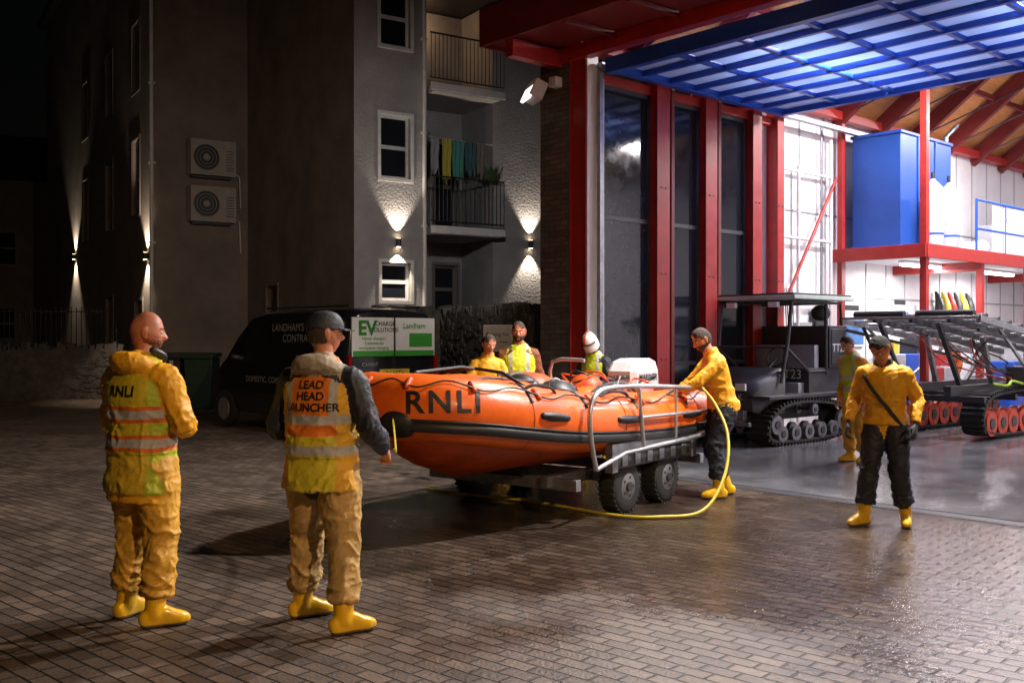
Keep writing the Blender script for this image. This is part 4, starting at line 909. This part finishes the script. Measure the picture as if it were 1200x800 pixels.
r,bv,U=person('head_launcher',(-1.07,5.62),(.3,.95),1.78,.009,yaw=42,pitch=2,armR=((.3,-.02,1.15),(.27,.24,1.0)),armL=((-.28,.0,1.14),(-.2,.24,1.02)),
  legL=((-.17,.14,.5),(-.22,.16,.09),42),legR=((.12,.03,.5),(.16,-.06,.09),40),
  O=dict(jacket=NAVY,trousers=BEI,vest=HV2,hem=.8,bulk=1.14,armbulk=1.15,legbulk=1.22,skin=SK1,hair=H_BR,hat='cap',hood=HOOD,collar=HOOD,curl=1.1))
text('lettering_back','LEAD\nHEAD\nLAUNCHER',.062,U(0.01,-.16,1.32),(1,0,0),(0,0,1),TXTK,r,bv,off=.005,bold=.001)
person('crewman_with_hose',(2.12,10.25),(-.97,-.1),1.78,.012,lean=14,yaw=-5,pitch=28,armL=((-.2,.26,1.2),(-.1,.42,1.08)),armR=((.2,.24,1.16),(.12,.4,1.04)),
  legL=((-.1,.06,.5),(-.12,.02,.09),-5),legR=((.1,.04,.5),(.12,-.14,.09),10),pel=(0,-.06,.93),O=dict(jacket=DRY,trousers=NAVY,skin=SK1,hair=H_BR,hem=.9,armbulk=1.05,legbulk=1.1,beard=1,curl=1.2,cuff=.72))
r,bv,U=person('crewman_walking',(3.27,8.7),(-.55,-.83),1.7,.011,lean=12,yaw=22,pitch=48,armL=((-.27,-.02,1.17),(-.28,.12,.95)),armR=((.28,-.02,1.16),(.31,.1,.94)),
  legL=((-.13,.07,.5),(-.16,-.08,.09),-12),legR=((.12,.12,.5),(.17,.12,.09),28),O=dict(jacket=DRY,trousers=NAVY,skin=SK2,hair=H_DK,hem=.93,bulk=1.05,armbulk=1.05,legbulk=1.12,hand=GLOV,curl=.8,cuff=.72,collar=BLACK))
m=MB(); pts=[]
for k in range(13):
    t=k/12; p=U(.16-.32*t,.3,1.45-.48*t); h=bv.ray_cast(p,V((0,-1,0)))
    if h[0]: pts.append(h[0]+V((0,.008,0)))
if len(pts)>3: m.tube(pts,.017,BLACK,6)
m.done('shoulder_strap',r)
person('crewman_by_tracks',(4.5,13.0),(-.85,-.45),1.68,.014,lean=10,yaw=-10,pitch=30,O=dict(jacket=DRY,trousers=DRYT,vest=HV3,skin=SK1,hair=H_DK,hem=.86,armbulk=1.1,legbulk=1.15))
person('man_in_vest',(.08,12.0),(.05,-1),1.82,.013,yaw=8,pitch=8,O=dict(jacket=M('brown_jacket',rgb('7a4526'),.7,bump=.4),trousers=NAVY,vest=HV3,skin=SK2,hair=H_BR,beard=1.3,armbulk=1.1,bulk=1.05))
person('woman_crew',(-.3,11.75),(.25,-.97),1.68,.013,lean=6,yaw=-10,pitch=20,armL=((-.27,.1,1.12),(-.2,.3,1.1)),armR=((.27,.1,1.12),(.2,.3,1.1)),O=dict(jacket=DRY,trousers=NAVY,skin=SK1,hair=H_BR,hairstyle='long',bulk=.95))
person('helmeted_crew',(1.1,12.75),(-.6,-.8),1.7,.014,lean=10,yaw=0,pitch=35,armL=((-.27,.12,1.14),(-.15,.34,1.1)),armR=((.27,.12,1.14),(.15,.34,1.1)),O=dict(jacket=NAVY,trousers=NAVY,vest=HV3,skin=SK1,hairstyle='helmet',hat='helmet',hatmat=M('white_helmet',(.75,.74,.72),.3)))
person('crew_in_boathouse',(9.75,22.2),(-.6,-.6),1.7,.018,O=dict(jacket=M('orange_jacket',rgb('c8641e'),.6),trousers=NAVY,skin=SK1,hair=H_BR))

# ---------------------------------------------------------------- street lamp and added lights
def lamp(name,x,y,h,pw,col,tgt,ang=110):
    e=empty(name,(x,y,0)); m=MB(); m.tube([(0,0,0),(0,0,.9),(0,0,h)],[.09,.06,.045],DARK,12); m.tube([(0,0,h),(0,.3,h+.15),(0,.8,h+.18)],.03,DARK,8); m.box((0,.95,h+.18),(.22,.5,.1),DARK); m.box((0,.95,h+.12),(.16,.4,.02),WLAMP); m.done('column',e)
    light('SPOT','lamp',(0,.95,h+.08),pw,col,.15,V(tgt)-V((x,y,0)),ang,1.0,parent=e)
lamp('street_lamp',5.2,-3.6,6.0,3400,(1,.66,.38),(-1.3,7,1.0),72)
lamp('added_fill_lamp',-9.5,12,6.0,260,(1,.66,.42),(-8,20,3),140)  # unseen lamp added to light the dim left side
mo=light('SUN','added_moonlight',(0,0,30),.012,(.8,.85,1),.01,(5,20,0)); mo.data.angle=math.radians(.5)  # faint directional light added as moonlight; no moon is seen
